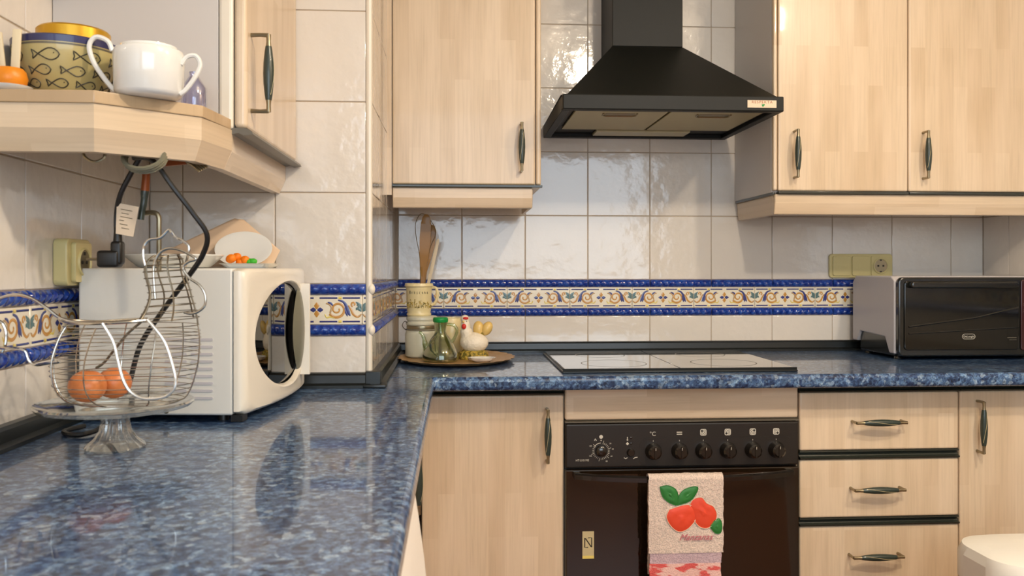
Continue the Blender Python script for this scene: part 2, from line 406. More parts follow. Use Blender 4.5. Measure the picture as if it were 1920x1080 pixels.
def deco_mesh(x0, x1, h=.0655):
    """glazed border tile: diamond at x=0, scrolls either side, palmettes at the ends; clipped to x0..x1"""
    k = ('d', round(x0, 4), round(x1, 4))
    if k in CACHE: return CACHE[k]
    mb = MB(); y = -.0002
    for sg in (-1, 1):
        X = lambda pts: [(sg*a, b) for a, b in pts]
        leaf = lambda t: max(sin(pi*min(t*1.0, 1))**.7, .08)
        tp = lambda t: .25+.75*sin(pi*(t*.85+.1))
        # big scroll
        mb.ribbon(X(spiral(.0455, .001, .0195, .0035, -150, 390, 34)), .0057, y, 2, taper=lambda t: 1.15-.6*t)
        mb.ribbon(X(cat2([(.018, -.010), (.022, -.017), (.030, -.016), (.040, -.019)])), .0040, y, 5, taper=tp)
        mb.ribbon(X(cat2([(.020, .014), (.028, .012), (.033, .004), (.030, -.008), (.038, -.016)])), .0049, y, 3, taper=tp)
        mb.ribbon(X(cat2([(.024, .017), (.031, .014), (.036, .009)])), .0057, y, 1, taper=leaf)
        # navy acanthus leaf round the scroll
        mb.ribbon(X(cat2([(.047, .0215), (.058, .018), (.065, .009), (.068, -.002), (.074, -.014)])), .0101, y, 1, taper=lambda t: .3+.8*t if t < .8 else 3.8*(1-t)+.15)
        mb.ribbon(X(cat2([(.060, .006), (.064, -.004), (.068, -.015)])), .0054, y, 1, taper=leaf)
        # gold tail towards the palmette
        mb.ribbon(X(cat2([(.070, .010), (.076, .000), (.081, -.010), (.090, -.016), (.097, -.013)])), .0057, y, 2, taper=tp)
        mb.ribbon(X(spiral(.0815, .0125, .0058, .0016, 250, -80, 14)), .0040, y, 2)
        # palmette
        mb.ribbon(X(cat2([(.100, -.004), (.099, .006), (.0860, .018)])), .0078, y, 4, taper=leaf)
        mb.ribbon(X(cat2([(.099, -.004), (.093, .002), (.086, .003)])), .0074, y, 4, taper=leaf)
        mb.ribbon(X(cat2([(.0860, -.001), (.094, .007), (.088, .011)])), .0065, y, 4, taper=leaf)
        mb.ribbon(X(cat2([(.099, -.010), (.094, -.014), (.090, -.018)])), .0043, y, 3, taper=leaf)
        # diamond
        mb.ribbon(X([(.0018, .0), (.0075, .0), (.0145, .0)]), .0115, y, 1, taper=lambda t: sin(pi*(t*.85+.1)))
        mb.ribbon([(0, sg*.002), (0, sg*.009), (0, sg*.0165)], .0125, y, 2, taper=lambda t: sin(pi*(t*.85+.1)))
        # broken navy rules with yellow dots
        for zz in (.0262, -.0262):
            mb.ribbon(X([(.0065, zz), (.026, zz), (.0455, zz)]), .0036, y, 1, thick=.0012)
            mb.ribbon(X([(.0575, zz), (.077, zz), (.0955, zz)]), .0036, y, 1, thick=.0012)
            mb.ribbon(X([(.048, zz), (.0515, zz), (.055, zz)]), .0062, y, 5, thick=.0012)
    # clip
    me = mb.mesh('relief_tmp', DM); bm = bmesh.new(); bm.from_mesh(me)
    for xx, nn in ((x0+.0006, -1), (x1-.0006, 1)):
        bmesh.ops.bisect_plane(bm, geom=bm.verts[:]+bm.edges[:]+bm.faces[:], plane_co=(xx, 0, 0), plane_no=(nn, 0, 0), clear_outer=True)
    b2 = MB().box(x0, x1, 0, T, -h/2, h/2).mesh('tmpb', DM, bevel=.0012, seg=1)
    bm.from_mesh(b2); me2 = bpy.data.meshes.new('deco_tile'); bm.to_mesh(me2); bm.free()
    for x in DM: me2.materials.append(M[x])
    CACHE[k] = me2; return me2
ROWS = [(-.0325, .171), (.171, .374), (.374, .577), (.577, .780), (.780, .983), (.983, 1.186), (1.186, 1.30)]
GAP = .0011
def place(me, name, wall, P, rz, u, z):
    o = link(name, me, wall, (P[0]+cos(rz)*u, P[1]+sin(rz)*u, z)); o.rotation_euler.z = rz
def tile_wall(wall, P, rz, u0, u1, joint, djoint, rows, hide=None, step=.2005, band=True):
    def cols(j, st):
        k = math.floor((u0-j)/st); out = []
        while j+k*st < u1-1e-4:
            a, b = max(u0, j+k*st), min(u1, j+(k+1)*st)
            if b-a > .008: out.append((a, b, j+(k+.5)*st))
            k += 1
        return out
    for a, b, _ in cols(joint, step):
        for z0, z1 in rows+([(-.262, -.1485)] if band else []):
            if hide and hide(a, b, z0, z1): continue
            if z1-z0 < .01: continue
            place(tile_mesh(b-a-2*GAP, z1-z0-2*GAP), 'tile', wall, P, rz, a+GAP, z0+GAP)
        for z0, z1 in ((-.057, -.0325), (-.1485, -.1235)) if band else ():
            place(rope_mesh(b-a-2*GAP, z1-z0-GAP), 'rope_tile', wall, P, rz, a+GAP, z0+GAP/2)
    for a, b, c in cols(djoint, step) if band else ():
        place(deco_mesh(a-c+GAP*.5, b-c-GAP*.5), 'border_tile', wall, P, rz, c, -.0903)
tile_wall(wall_back, (0, YW), 0, XP, XR, .022, .3653-.2005, ROWS, lambda a, b, z0, z1: z0 > .36 and (b < .21 or a > .93))
tile_wall(wall_inner, (0, YP), 0, XL, XP-.012, XP-.012-.2005, -.2069-.2005*3, ROWS, lambda a, b, z0, z1: z0 > .36 and b < -.4)
tile_wall(wall_inner, (XP, 0), pi/2, YP+.012, YW, YP+.012, YP+.06, ROWS, lambda a, b, z0, z1: z0 > .36 and a > 2.4)
tile_wall(wall_left, (XL, 0), pi/2, .18, YP, 1.583-.2005*8, 1.396-.2005*8, ROWS[:3], None)
tile_wall(wall_left, (XL, 0), pi/2, .18, 1.45, 1.583-.2005*8, 1.396-.2005*8, [ROWS[3]], band=False)
tile_wall(wall_right, (XR, 0), -pi/2, -YW, -1.30, -YW+.13-.2005, -YW, ROWS[:2], None)
# rounded white corner strip on the inner wall, notched profile at the ropes
cs = MB()
cs.prism([(XP-.012, YP-.001), (XP-.006, YP-.0035), (XP-.0005, YP-.002), (XP+.0015, YP+.004), (XP+.001, YP+.012), (XP-.012, YP+.012)], -.262, 1.30, 'z')
part('corner_strip', cs, 'door_plastic', wall_inner, bevel=.001)
for zz in (-.0445, -.1360):
    part('corner_boss', MB().blob((XP-.001, YP+.003, zz), (.009, .009, .013), 12, 8), 'door_plastic', wall_inner)

# ---------------------------------------------------------------- worktops with their upstands
ZT, TH = -.262, .035
YE, XE = 2.072, -.050
def bullnose(x0, x1, y0, y1):  # profile rounded towards the front (first coordinate y0)
    r = .012; pts = [(y1, ZT-TH), (y1, ZT)]
    for i in range(7): a = R(90+90*i/6); pts.append((y0+r+r*cos(a), ZT-r+r*sin(a)))
    for i in range(7): a = R(180+90*i/6); pts.append((y0+r+r*cos(a), ZT-TH+r+r*sin(a)))
    return pts
wt = thing('worktop', 'blue-black speckled worktop of the back run, holding the hob and the tray', 'worktop', (.8, 2.4, ZT-TH))
mb = MB().prism(bullnose(0, 0, YE, YW), XP, XR, 'x'); part('slab', mb, 'granite', wt)
UPP = [(0, 0), (.030, 0), (.030, .006), (.0195, .010), (.0175, .027), (.012, .0315), (0, .0325)]
def upstand(parent, p0, p1, nrm):
    """extrude the stepped profile from p0 to p1, standing off the wall along nrm"""
    d = Vector((p1[0]-p0[0], p1[1]-p0[1], 0)); vs = []; fs = []; n = len(UPP)
    for P in (p0, p1):
        for a, h in UPP: vs.append((P[0]+nrm[0]*a, P[1]+nrm[1]*a, ZT+h+.0003))
    fs = [(i, (i+1) % n, n+(i+1) % n, n+i) for i in range(n)]+[tuple(range(n)), tuple(range(2*n-1, n-1, -1))]
    part('upstand', MB().add(vs, fs), 'upstand', parent)
upstand(wt, (XP, YW), (XR, YW), (0, -1)); upstand(wt, (XP, YE+.001), (XP, YW), (1, 0))
wl = thing('worktop', 'blue speckled worktop running along the left wall under the microwave', 'worktop', (-.36, 1.0, ZT-TH))
mb = MB(); pf = [(-p+2*0, z) for p, z in []]
r = .012; poly = [(XL, ZT-TH), (XL, ZT)]
for i in range(7): a = R(90-90*i/6); poly.append((XE-r+r*cos(a), ZT-r+r*sin(a)))
for i in range(7): a = R(0-90*i/6); poly.append((XE-r+r*cos(a), ZT-TH+r+r*sin(a)))
mb.prism(poly, -.5, YP, 'y')
poly2 = [(XP, ZT-TH), (XP, ZT)]+poly[2:]; mb.prism(poly2, YP, YE-.0008, 'y')
part('slab', mb, 'granite', wl)
upstand(wl, (XL, -.5), (XL, YP), (1, 0)); upstand(wl, (XL, YP), (XP, YP), (0, -1)); upstand(wl, (XP, YP), (XP, YE), (1, 0))
cc = MB().box(XP-.012, XP+.022, YP-.022, YP+.012, ZT+.0002, ZT+.036).box(XP-.016, XP+.034, YP-.034, YP+.016, ZT+.0002, ZT+.008)
part('corner_cap', cc, 'upstand', wl, bevel=.002)

# ---------------------------------------------------------------- handles
def handle_mesh():
    mb = MB(); L = .136; so = .030   # stands along z, face towards -y
    for sg in (-1, 1):
        mb.tube([(0, 0, sg*L/2*.96), (0, -so*.55, sg*L/2*.97), (0, -so, sg*L/2*.96)], [.0038, .0034, .0040], 8, 0)
        mb.tube([(0, -so, sg*L/2*.985), (0, -so, sg*L/2*.80), (0, -so, sg*L/2*.66)], [.0042, .0038, .0050], 10, 0)
    prof = [(0, -.0465), (.0052, -.0465), (.0066, -.038), (.0086, -.018), (.0092, 0), (.0086, .018), (.0066, .038), (.0052, .0465), (0, .0465)]
    mb.lathe(prof, 14, (0, -so, 0), 1)
    mb.tube([(-.005, -so-.0045, -.038), (-.002, -so-.0088, -.012), (.002, -so-.0088, .014), (.0045, -so-.0046, .040)], .0005, 5, 2, smooth=3)
    return mb.mesh('handle', ['nickel', 'spindle', 'line_gold'])
HM = handle_mesh()
def handle(parent, x, y, z, horiz=False, face=0):
    g = ORG[parent.name]; o = link('handle', HM, parent, (x-g[0], y-g[1], z-g[2])); ORG[o.name] = g
    o.rotation_euler = (0, pi/2 if horiz else 0, face) ; return o

# ---------------------------------------------------------------- base cabinets
YD = 2.15   # door faces
def front_slab(x0, x1, z0, z1, y=YD, th=.019): return MB().box(x0, x1, y, y+th, z0, z1)
def lip(x0, x1, z0, z1, y=YD):  # dark grip profile
    h = z1-z0; return MB().prism([(y+.016, z0), (y-.004, z0+h*.04), (y-.006, z0+h*.22), (y+.004, z0+h*.36), (y+.010, z0+h*.7), (y-.001, z0+h*.85), (y-.001, z1), (y+.016, z1)], x0, x1, 'x')
def carcass(c, x0, x1, y0=YD+.02, y1=YW-.02, z1=ZT-TH-.001):
    part('body', MB().box(x0, x1, y0, y1, ZF+.10, z1), 'wood_side', c)
    part('plinth', MB().box(x0, x1, y0+.04, y1, ZF, ZF+.10), 'dark_trim', c)
c1 = thing('base_cabinet', 'pale wood base cabinet with one door in the corner beside the oven', 'cabinet', (.096, 2.4, ZF))
carcass(c1, -.084, .2755)
part('grip_profile', lip(-.084, .2755, -.318, -.299), 'dark_trim', c1)
d = part('door', front_slab(-.0835, .2745, -1.05, -.3185), 'wood_front', c1, bevel=.005, seg=3)
handle(d, .232, YD, -.418)
cf = thing('base_cabinet', 'pale wood cabinet under the left worktop in the dark corner, dark handle showing', 'cabinet', (-.37, 1.75, ZF))
part('body', MB().box(XL+.005, -.128, 1.23, YP-.01, ZF+.1, ZT-TH-.001), 'wood_side', cf)
d = part('door', MB().box(-.127, -.108, 1.235, 2.13, -1.05, -.315), 'wood_side', cf, bevel=.004)
handle(d, -.108, 1.86, -.465, face=pi/2)
c2 = thing('oven_housing', 'pale wood cabinet housing built around the black oven, with a plain rail above', 'cabinet', (.58, 2.4, ZF))
part('body', MB().box(.2765, .2785, YD+.02, YW-.02, ZF+.1, -.299), 'wood_side', c2)
part('fascia', front_slab(.2785, .8850, -.3835, -.2985), 'wood_rail_x', c2, bevel=.006, seg=3)
part('trim_strip', MB().prism([(YD-.004, -.3895), (YD-.004, -.3865), (YD+.01, -.384), (YD+.01, -.3895)], .2785, .885, 'x'), 'grey_trim', c2)
c3 = thing('drawer_unit', 'pale wood unit of stacked drawers with dark profiles to the right of the oven', 'drawers', (1.10, 2.4, ZF))
carcass(c3, .8875, 1.3165)
zs = [(-.319, -.469), (-.4925, -.6435), (-.6650, -.8200), (-.8420, -1.05)]
part('grip_profile', lip(.8875, 1.3165, -.3185, -.299), 'dark_trim', c3)
for i, (a, b) in enumerate(zs):
    d = part('drawer', front_slab(.8885, 1.3155, b, a), 'wood_front', c3, bevel=.005, seg=3)
    handle(d, 1.0930-.004*i, YD, (-.394, -.567, -.739, -.93)[i], horiz=True)
    if i < 3: part('grip_profile', lip(.8885, 1.3155, zs[i+1][0]+.0005, b-.0005), 'dark_trim', c3)
c4 = thing('base_cabinet', 'pale wood base cabinet with one door, right of the drawer unit', 'cabinet', (1.52, 2.4, ZF))
carcass(c4, 1.318, XR-.001)
part('grip_profile', lip(1.318, XR-.002, -.318, -.299), 'dark_trim', c4)
d = part('door', front_slab(1.3185, XR-.003, -1.05, -.3185), 'wood_front', c4, bevel=.005, seg=3)
handle(d, 1.365, YD, -.410)

# ---------------------------------------------------------------- wall cabinets
YU = 2.36
def profile_strip(x0, x1, z1, y=YU, ext=0): return MB().prism([(y-.006, z1-.0075), (y-.006, z1-.001), (y+.018, z1-.001), (y+.018, z1-.0075)], x0, x1+ext, 'x')
def pelmet(x0, x1, z0, z1, y=YU): return MB().prism([(y+.004, z1), (y+.006, z0+(z1-z0)*.45), (y+.016, z0), (y+.034, z0), (y+.022, z1)], x0, x1, 'x')
u1 = thing('wall_cabinet', 'pale wood wall cabinet with one door to the left of the black hood', 'cabinet', (.03, 2.6, .17))
part('body', MB().box(XP+.004, .2395, YU+.02, YW-.001, .2275, .96), 'wood_side', u1, bevel=.003)
d = part('door', MB().box(-.1715, .2225, YU, YU+.019, .2345, .96), 'wood_front', u1, bevel=.005, seg=3)
handle(d, .1830, YU, .3365)
part('side_post', MB().box(.2250, .2390, YU+.002, YU+.02, .2345, .96), 'wood_front', u1, bevel=.005, seg=3)
part('grip_profile', profile_strip(-.1715, .2420, .2345), 'dark_trim', u1, bevel=.001)
pl = MB().prism([(YU+.004, .2265), (YU+.006, .198), (YU+.016, .1705), (YU+.034, .1705), (YU+.022, .2265)], -.1715, .2160, 'x')
pl.prism([(.2160, .2265), (.2160, .1705), (.2075, .1705), (.2075, .2265)], YU+.02, YU+.3, 'y')
part('pelmet', pl, 'wood_rail_x', u1, bevel=.003)
part('filler', MB().box(-.1865, -.1735, YU+.004, YU+.02, .205, .96), 'wood_front', u1)
u2 = thing('wall_cabinet', 'pale wood double-door wall cabinet to the right of the black hood', 'cabinet', (1.3, 2.6, .16))
part('body', MB().box(.9005, XR-.001, YU+.02, YW-.001, .2185, .96), 'panel', u2, bevel=.003)
part('side_post', MB().box(.9005, .9120, YU+.002, YU+.02, .2235, .96), 'wood_front', u2, bevel=.005, seg=3)
for a, b, hx in ((.9135, 1.2930, .9590), (1.2955, XR-.003, 1.3370)):
    d = part('door', MB().box(a, b, YU, YU+.019, .2225, .96), 'wood_front', u2, bevel=.005, seg=3); handle(d, hx, YU, .3255)
    part('grip_profile', profile_strip(a, b, .2215), 'dark_trim', u2, bevel=.001)
part('side_profile', MB().box(.8990, .9050, YU+.005, YW-.012, .2115, .2190), 'dark_trim', u2, bevel=.001)
pl = MB().prism([(YU+.004, .2135), (YU+.006, .188), (YU+.014, .1560), (YU+.034, .1560), (YU+.022, .2135)], .906, XR-.002, 'x')
pl.prism([(.904, .2110), (.908, .1560), (.926, .1560), (.922, .2110)], YU+.02, YW-.012, 'y')
part('pelmet', pl, 'wood_rail_x', u2, bevel=.003)

# left wall cabinet (door faces the room) and the open end shelf in front of it
XD, YA = -.351, 1.470
u3 = thing('wall_cabinet', 'wall cabinet on the left wall seen from its end, grey side panel and one door', 'cabinet', (-.52, 1.7, .235))
part('body', MB().box(XL+.001, -.3985, YA, YP-.001, .2355, .96), 'panel', u3, bevel=.001)
part('frame_post', MB().box(-.3980, -.3740, YA-.002, YP-.001, .2355, .96), 'door_plastic', u3, bevel=.006, seg=3)
d = part('door', MB().box(-.3725, XD, YA-.001, YP-.003, .2385, .96), 'wood_side', u3, bevel=.008, seg=4)
handle(d, XD, YA+.028, .3385, face=pi/2)
gp = MB().prism([(-.3800, .2360), (-.3720, .2385), (-.3520, .2385), (-.3420, .2330), (-.3400, .2280), (-.3560, .2255), (-.3640, .2300), (-.3790, .2270)], YA-.004, YP-.004, 'y')
part('grip_profile', gp, 'grey_trim', u3)
es = thing('end_shelf', 'open chamfered corner shelf end unit on the left wall carrying the bowl and cup', 'shelf', (-.53, 1.35, .17))
bp = [(XL+.001, 1.240), (-.508, 1.240), (-.388, 1.347), (-.376, YA-.004), (XL+.001, YA-.004)]
part('board', MB().prism(bp, .2350, .2530, 'z'), 'wood_board', es, bevel=.0015)
ub = [(XL+.001, 1.20)]+[(XL+.02+.27*sin(R(a)), YA-.02-.23*cos(R(a))) for a in range(10, 91, 10)]+[(-.385, YA-.004), (XL+.001, YA-.004)]
part('upper_board', MB().prism(ub, .5600, .5780, 'z'), 'wood_board', es, bevel=.0015)
def ring_pelmet(path, z1, zm, z0, inset):
    """pelmet following a horizontal path; lower third leans inwards"""
    def offs(d):
        out = []
        for i, p in enumerate(path):
            p = Vector(p); a = Vector(path[max(i-1, 0)]); b = Vector(path[min(i+1, len(path)-1)])
            d1 = (p-a).normalized() if (p-a).length > 0 else (b-p).normalized(); d2 = (b-p).normalized() if (b-p).length > 0 else d1
            n1 = Vector((-d1.y, d1.x)); n2 = Vector((-d2.y, d2.x)); n = (n1+n2).normalized(); out.append(p+n*(d/max(n.dot(n1), .3)))
        return out
    rings = [(offs(.003), z1), (offs(.003), zm), (offs(inset), z0), (offs(inset+.016), z0), (offs(.021), z1)]
    mb = MB(); n = len(path); vs = []; fs = []
    for pts, z in rings: vs += [(p.x, p.y, z) for p in pts]
    for k in range(5):
        for i in range(n-1): fs.append((k*n+i, k*n+i+1, ((k+1) % 5)*n+i+1, ((k+1) % 5)*n+i))
    fs += [tuple(k*n for k in range(5)), tuple(k*n+n-1 for k in range(4, -1, -1))]
    return mb.add(vs, fs)
pth = [(XL+.002, 1.240), (-.508, 1.240), (-.388, 1.347), (-.372, YA-.004)]
part('pelmet', ring_pelmet(pth, .2348, .200, .168, .016), 'wood_rail_x', es)
part('pelmet', ring_pelmet([(-.372, YA-.0035), (-.372, YP-.002)], .2300, .198, .168, .016), 'wood_rail_y', u3)

# ---------------------------------------------------------------- extractor hood
hd = thing('cooker_hood', 'black pyramid cooker hood hanging between the wall cabinets above the hob', 'hood', (.574, 2.45, .417))
hx0, hx1, hy0, hy1, hz0, hz1 = .2800, .8690, 2.205, YW-.001, .417, .4575
part('rim', MB().box(hx0, hx1, hy0, hy0+.022, hz0, hz1).box(hx0, hx0+.022, hy0+.022, hy1, hz0, hz1).box(hx1-.022, hx1, hy0+.022, hy1, hz0, hz1).box(hx0+.022, hx1-.022, hy1-.03, hy1, hz0, hz1), 'hood', hd, bevel=.003)
bx0, bx1, by0 = hx0+.012, hx1-.012, hy0+.012; tx0, tx1, ty0 = .466, .678, 2.506
cn = MB().add([(bx0, by0, hz1), (bx1, by0, hz1), (bx1, hy1, hz1), (bx0, hy1, hz1), (tx0, ty0, .662), (tx1, ty0, .662), (tx1, hy1, .662), (tx0, hy1, .662)],
              [(0, 1, 5, 4), (1, 2, 6, 5), (2, 3, 7, 6), (3, 0, 4, 7), (4, 5, 6, 7)])
part('canopy', cn, 'hood', hd)
part('chimney', MB().box(tx0, tx1, ty0, hy1, .6625, 1.28), 'hood', hd, bevel=.002)
zfl = hz0+.006
part('underside', MB().box(hx0+.022, hx1-.022, hy0+.022, hy1-.03, zfl+.006, zfl+.010), 'hood', hd)
for a, b in ((hx0+.04, .5715), (.5785, hx1-.04)):
    f = part('filter', MB().box(a, b, hy0+.035, hy1-.150, zfl-.002, zfl+.005), 'filter', hd, bevel=.002)
    cx = (a+b)/2; ya = hy0+.072
    hl = MB().tube([(cx-.046, ya, zfl-.003), (cx-.046, ya+.020, zfl-.005), (cx-.036, ya+.030, zfl-.005), (cx+.036, ya+.030, zfl-.005), (cx+.046, ya+.020, zfl-.005), (cx+.046, ya, zfl-.003)], .0022, 6)
    hl.box(cx-.040, cx+.040, ya, ya+.022, zfl-.0030, zfl-.0022)
    part('filter_pull', hl, 'nickel', f)
part('lamp_cover', MB().box(.43, .72, hy1-.125, hy1-.045, zfl-.004, zfl+.004), 'lens', hd, bevel=.002)
bd = part('badge', MB().box(.7700, .8480, hy0-.0012, hy0-.0002, .4270, .4465), 'label', hd)
text_mesh('lettering', 'RESPEKTA', .0098, 'copper', bd, (.8090, hy0-.0014, .4412), space=1.35)
hp = [(.0, -.0045), (.0048, .0008), (.0044, .0034), (.0022, .0040), (0, .0022), (-.0022, .0040), (-.0044, .0034), (-.0048, .0008)]
part('heart_mark', MB().prism([(.8115+a, .4330+b) for a, b in hp], hy0-.0016, hy0-.0012, 'y'), 'green', bd)
part('heart_highlight', MB().prism([(.8075+a*.35, .4338+b*.5) for a, b in hp], hy0-.0019, hy0-.0016, 'y'), 'print', bd)

# ---------------------------------------------------------------- hob
hb = thing('hob', 'flat black glass hob set in the back worktop below the hood', 'hob', (.573, 2.37, ZT))
part('frame', MB().box(.270, .877, 2.132, 2.612, ZT+.0003, ZT+.005), 'upstand', hb, bevel=.0015)
for a, b in ((.276, .5722), (.5738, .871)):
    g = part('glass_plate', MB().box(a, b, 2.138, 2.606, ZT+.0052, ZT+.0105), 'blackglass', hb, bevel=.0012)
    for q, (yy, rr) in enumerate(((2.26, .085), (2.48, .07))):
        part('cooking_zone', MB().lathe([(rr, ZT+.0106), (rr+.0015, ZT+.0108), (rr+.003, ZT+.0106)], 48, ((a+b)/2, yy, 0)), 'grey_trim', g)
part('front_rail', MB().box(.272, .875, 2.134, 2.1375, ZT+.005, ZT+.0112), 'hood', hb)

# ---------------------------------------------------------------- oven
OY = 2.143
ov = thing('oven', 'black built-in oven with a row of knobs and a dish towel on its handle', 'oven', (.58, 2.4, -1.0))
part('body', MB().box(.2800, .8825, OY+.022, 2.66, -1.0, -.392), 'oven_panel', ov)
cp = part('control_panel', MB().box(.2790, .8835, OY, OY+.020, -.5030, -.3915), 'oven_panel', ov, bevel=.004, seg=3)
part('panel_recess', MB().prism(rrect(.468, .872, -.500, -.4300, .02), OY-.0008, OY+.004, 'y'), 'oven_panel', cp)
for i, x in enumerate((.5035, .5710, .6330, .6965, .7620, .8235)):
    kb = MB().lathe([(0, .026), (.0125, .026), (.0170, .022), (.0185, .012), (.0215, .004), (.0215, 0)], 24, (x, OY-.0008, -.4625), axis='y')
    kb.box(x-.0025, x+.0025, OY-.0290, OY-.016, -.4770, -.4480)
    k = part('knob', kb, 'knob', ov)
    part('pointer', MB().box(x-.0006, x+.0006, OY-.0300, OY-.0288, -.4560, -.4495), 'print', k)
    part('tick_mark', MB().box(x-.0006, x+.0006, OY-.0012, OY-.0007, -.4385, -.4350), 'print', cp)
for i, x in enumerate((.6330, .6965, .7620, .8235)):
    ic = MB().prism(rrect(x-.0082, x+.0082, -.4245, -.4080, .004), OY-.0012, OY-.0009, 'y')
    p = part('zone_symbol', ic, 'print', cp)
    dots = MB()
    for q, (dx, dz) in enumerate(((-.0035, .0035), (-.0035, -.0035), (.0035, .0035), (.0035, -.0035))):
        big = q == i; rr = .0030
        if big: dots.lathe([(0, .0003), (rr, .0003), (rr, 0)], 12, (x+dx, OY-.0012, -.41625+dz), axis='y')
        else: dots.lathe([(rr*.65, .0002), (rr*.9, .0003), (rr*1.0, .0002)], 12, (x+dx, OY-.0012, -.41625+dz), axis='y')
    part('symbol_dots', dots, 'print_dark', p)
text_mesh('celsius_mark', '°C', .0150, 'print', cp, (.5020, OY-.0012, -.4190), ext=.0003)
part('heat_mark', MB().box(.5640, .5780, OY-.0012, OY-.0008, -.4165, -.4140).box(.5640, .5780, OY-.0012, OY-.0008, -.4215, -.4190), 'print', cp)
text_mesh('model_lettering', 'HT-510 ME', .0072, 'print', cp, (.3215, OY-.0012, -.4835), ext=.0003)
cx, cz = .3695, -.4600
dial = MB().lathe([(0, .012), (.009, .012), (.013, .009), (.0145, .002), (.0145, 0)], 26, (cx, OY, cz), axis='y')
part('timer_dial', dial, 'knob', ov)
tk = MB()
for i in range(26):
    a = R(75-i*11.8); r0, r1 = .0175, .0225+(.004 if i % 5 == 0 else 0)
    tk.ribbon([(cx+r0*cos(a), cz+r0*sin(a)), (cx+r1*cos(a), cz+r1*sin(a))], .0011, OY-.0007, thick=.0004)
tk.ribbon([(cx+.020*cos(R(a)), cz+.020*sin(R(a))) for a in range(92, 150, 6)], .0016, OY-.0007, thick=.0004)
tk.lathe([(0, .0004), (.0048, .0004), (.0048, 0)], 14, (cx, OY-.0005, cz+.0355), axis='y')
tk.lathe([(0, .0004), (.0015, .0004), (.0015, 0)], 8, (cx, OY-.0005, cz+.0265), axis='y')
tk.ribbon([(cx-.017, cz+.026), (cx-.015, cz+.031), (cx-.012, cz+.026)], .0022, OY-.0007, thick=.0004)
part('timer_scale', tk, 'print', cp)
for s_, a in (('20', 38), ('40', 8), ('60', -28), ('80', -62), ('100', 205), ('120', 155)):
    text_mesh('scale_number', s_, .0050, 'print', cp, (cx+.030*cos(R(a)), OY-.0012, cz+.030*sin(R(a))))
part('lamp_knob', MB().lathe([(0, .008), (.008, .008), (.0105, .003), (.0105, 0)], 20, (.4455, OY, -.4650), axis='y'), 'knob', ov)
part('thermometer_mark', MB().lathe([(0, .0004), (.0022, .0004), (.0022, 0)], 10, (.4370, OY-.0005, -.4330), axis='y').box(.4361, .4379, OY-.0009, OY-.0005, -.4330, -.4255), 'print', cp)
part('diamond_mark', MB().prism([(.4370, -.4385), (.4412, -.4427), (.4370, -.4469), (.4328, -.4427)], OY-.0009, OY-.0005, 'y'), 'print', cp)
for zz in (-.4425, -.4280): part('indicator_lamp', MB().lathe([(0, .002), (.0028, .001), (.0034, 0)], 12, (.4465, OY, zz), axis='y'), 'knob', cp)
part('position_marks', MB().ribbon([(.428, -.4780), (.4325, -.4810), (.437, -.4780)], .0018, OY-.0007, thick=.0004).ribbon([(.452, -.4815), (.457, -.4780), (.463, -.4775)], .0018, OY-.0007, thick=.0004), 'print', cp)
dr = part('door', MB().box(.2790, .8835, OY-.002, OY+.022, -.995, -.5075), 'oven_glass', ov, bevel=.003)
hbp = [(.300+(.560*i/12), OY-.020-.030*sin(pi*i/12)**.6, -.5180-.006*sin(pi*i/12)) for i in range(13)]
hm_ = MB()
for i in range(12):
    a, b = hbp[i], hbp[i+1]; vs = []
    for P in (a, b):
        for dy, dz in ((-.006, -.007), (-.007, .004), (-.002, .008), (.006, .007), (.006, -.006)): vs.append((P[0], P[1]+dy, P[2]+dz))
    hm_.add(vs, [(k, (k+1) % 5, 5+(k+1) % 5, 5+k) for k in range(5)]+([tuple(range(5))] if i == 0 else [])+([tuple(range(9, 4, -1))] if i == 11 else []))
for xx in (.306, .852): hm_.box(xx-.008, xx+.008, OY-.024, OY-.002, -.526, -.511)
part('handle', hm_, 'knob', dr)
lg = part('sticker', MB().box(.3215, .3510, OY-.0030, OY-.0022, -.7315, -.6625), 'line_gold', dr)
nn = MB()
for p in ([(.3275, -0.6790), (.3275, -0.7030), (.3360, -0.7030)], [(.3450, -0.7030), (.3450, -0.6790), (.3360, -0.6790)]): nn.ribbon(p, .0026, OY-.0031, thick=.0005)
nn.ribbon([(.3290, -0.6800), (.3440, -0.7020)], .0028, OY-.0031, thick=.0005)
part('letter_mark', nn, 'print_dark', lg)
part('sticker_strip', MB().box(.3215, .3510, OY-.0034, OY-.0030, -.7315, -.7240), 'deco_yellow', lg)

# ---------------------------------------------------------------- dish towel over the oven handle
tw = thing('dish_towel', 'cream terry dish towel with red apples embroidered, hanging over the oven handle', 'towel', (.567, OY-.06, -.80))
def cloth(x0, x1, zt, zb, yf, nx, nz, wav=1, th=.006, shrink=0):
    vs = []; fs = []
    for side in (0, 1):
        for j in range(nz+1):
            t = j/nz; z = zt+(zb-zt)*t
            for i in range(nx+1):
                s = i/nx; xx = x0+(x1-x0)*s
                e = noise.noise(Vector((xx*18, z*9, 3)))*.0035*wav+noise.noise(Vector((xx*150, z*150, 1)))*.0010
                if i == 0 or i == nx: xx += noise.noise(Vector((i*3.1, z*60, 5)))*.0025-shrink*t*(1 if i == nx else -1)*0
                if side == 0: vs.append((xx, yf+e, z))
                else: vs.append((xx, yf+e+th, z))
    W_ = nx+1; off = (nz+1)*W_
    for j in range(nz):
        for i in range(nx):
            a = j*W_+i; fs.append((a, a+W_, a+W_+1, a+1)); fs.append((off+a, off+a+1, off+a+W_+1, off+a+W_))
    for j in range(nz):
        a = j*W_; fs.append((a, off+a, off+a+W_, a+W_)); a += nx; fs.append((a, a+W_, off+a+W_, off+a))
    for i in range(nx):
        fs.append((i, i+1, off+i+1, off+i)); a = nz*W_+i; fs.append((a, off+a, off+a+1, a+1))
    return MB().add(vs, fs)
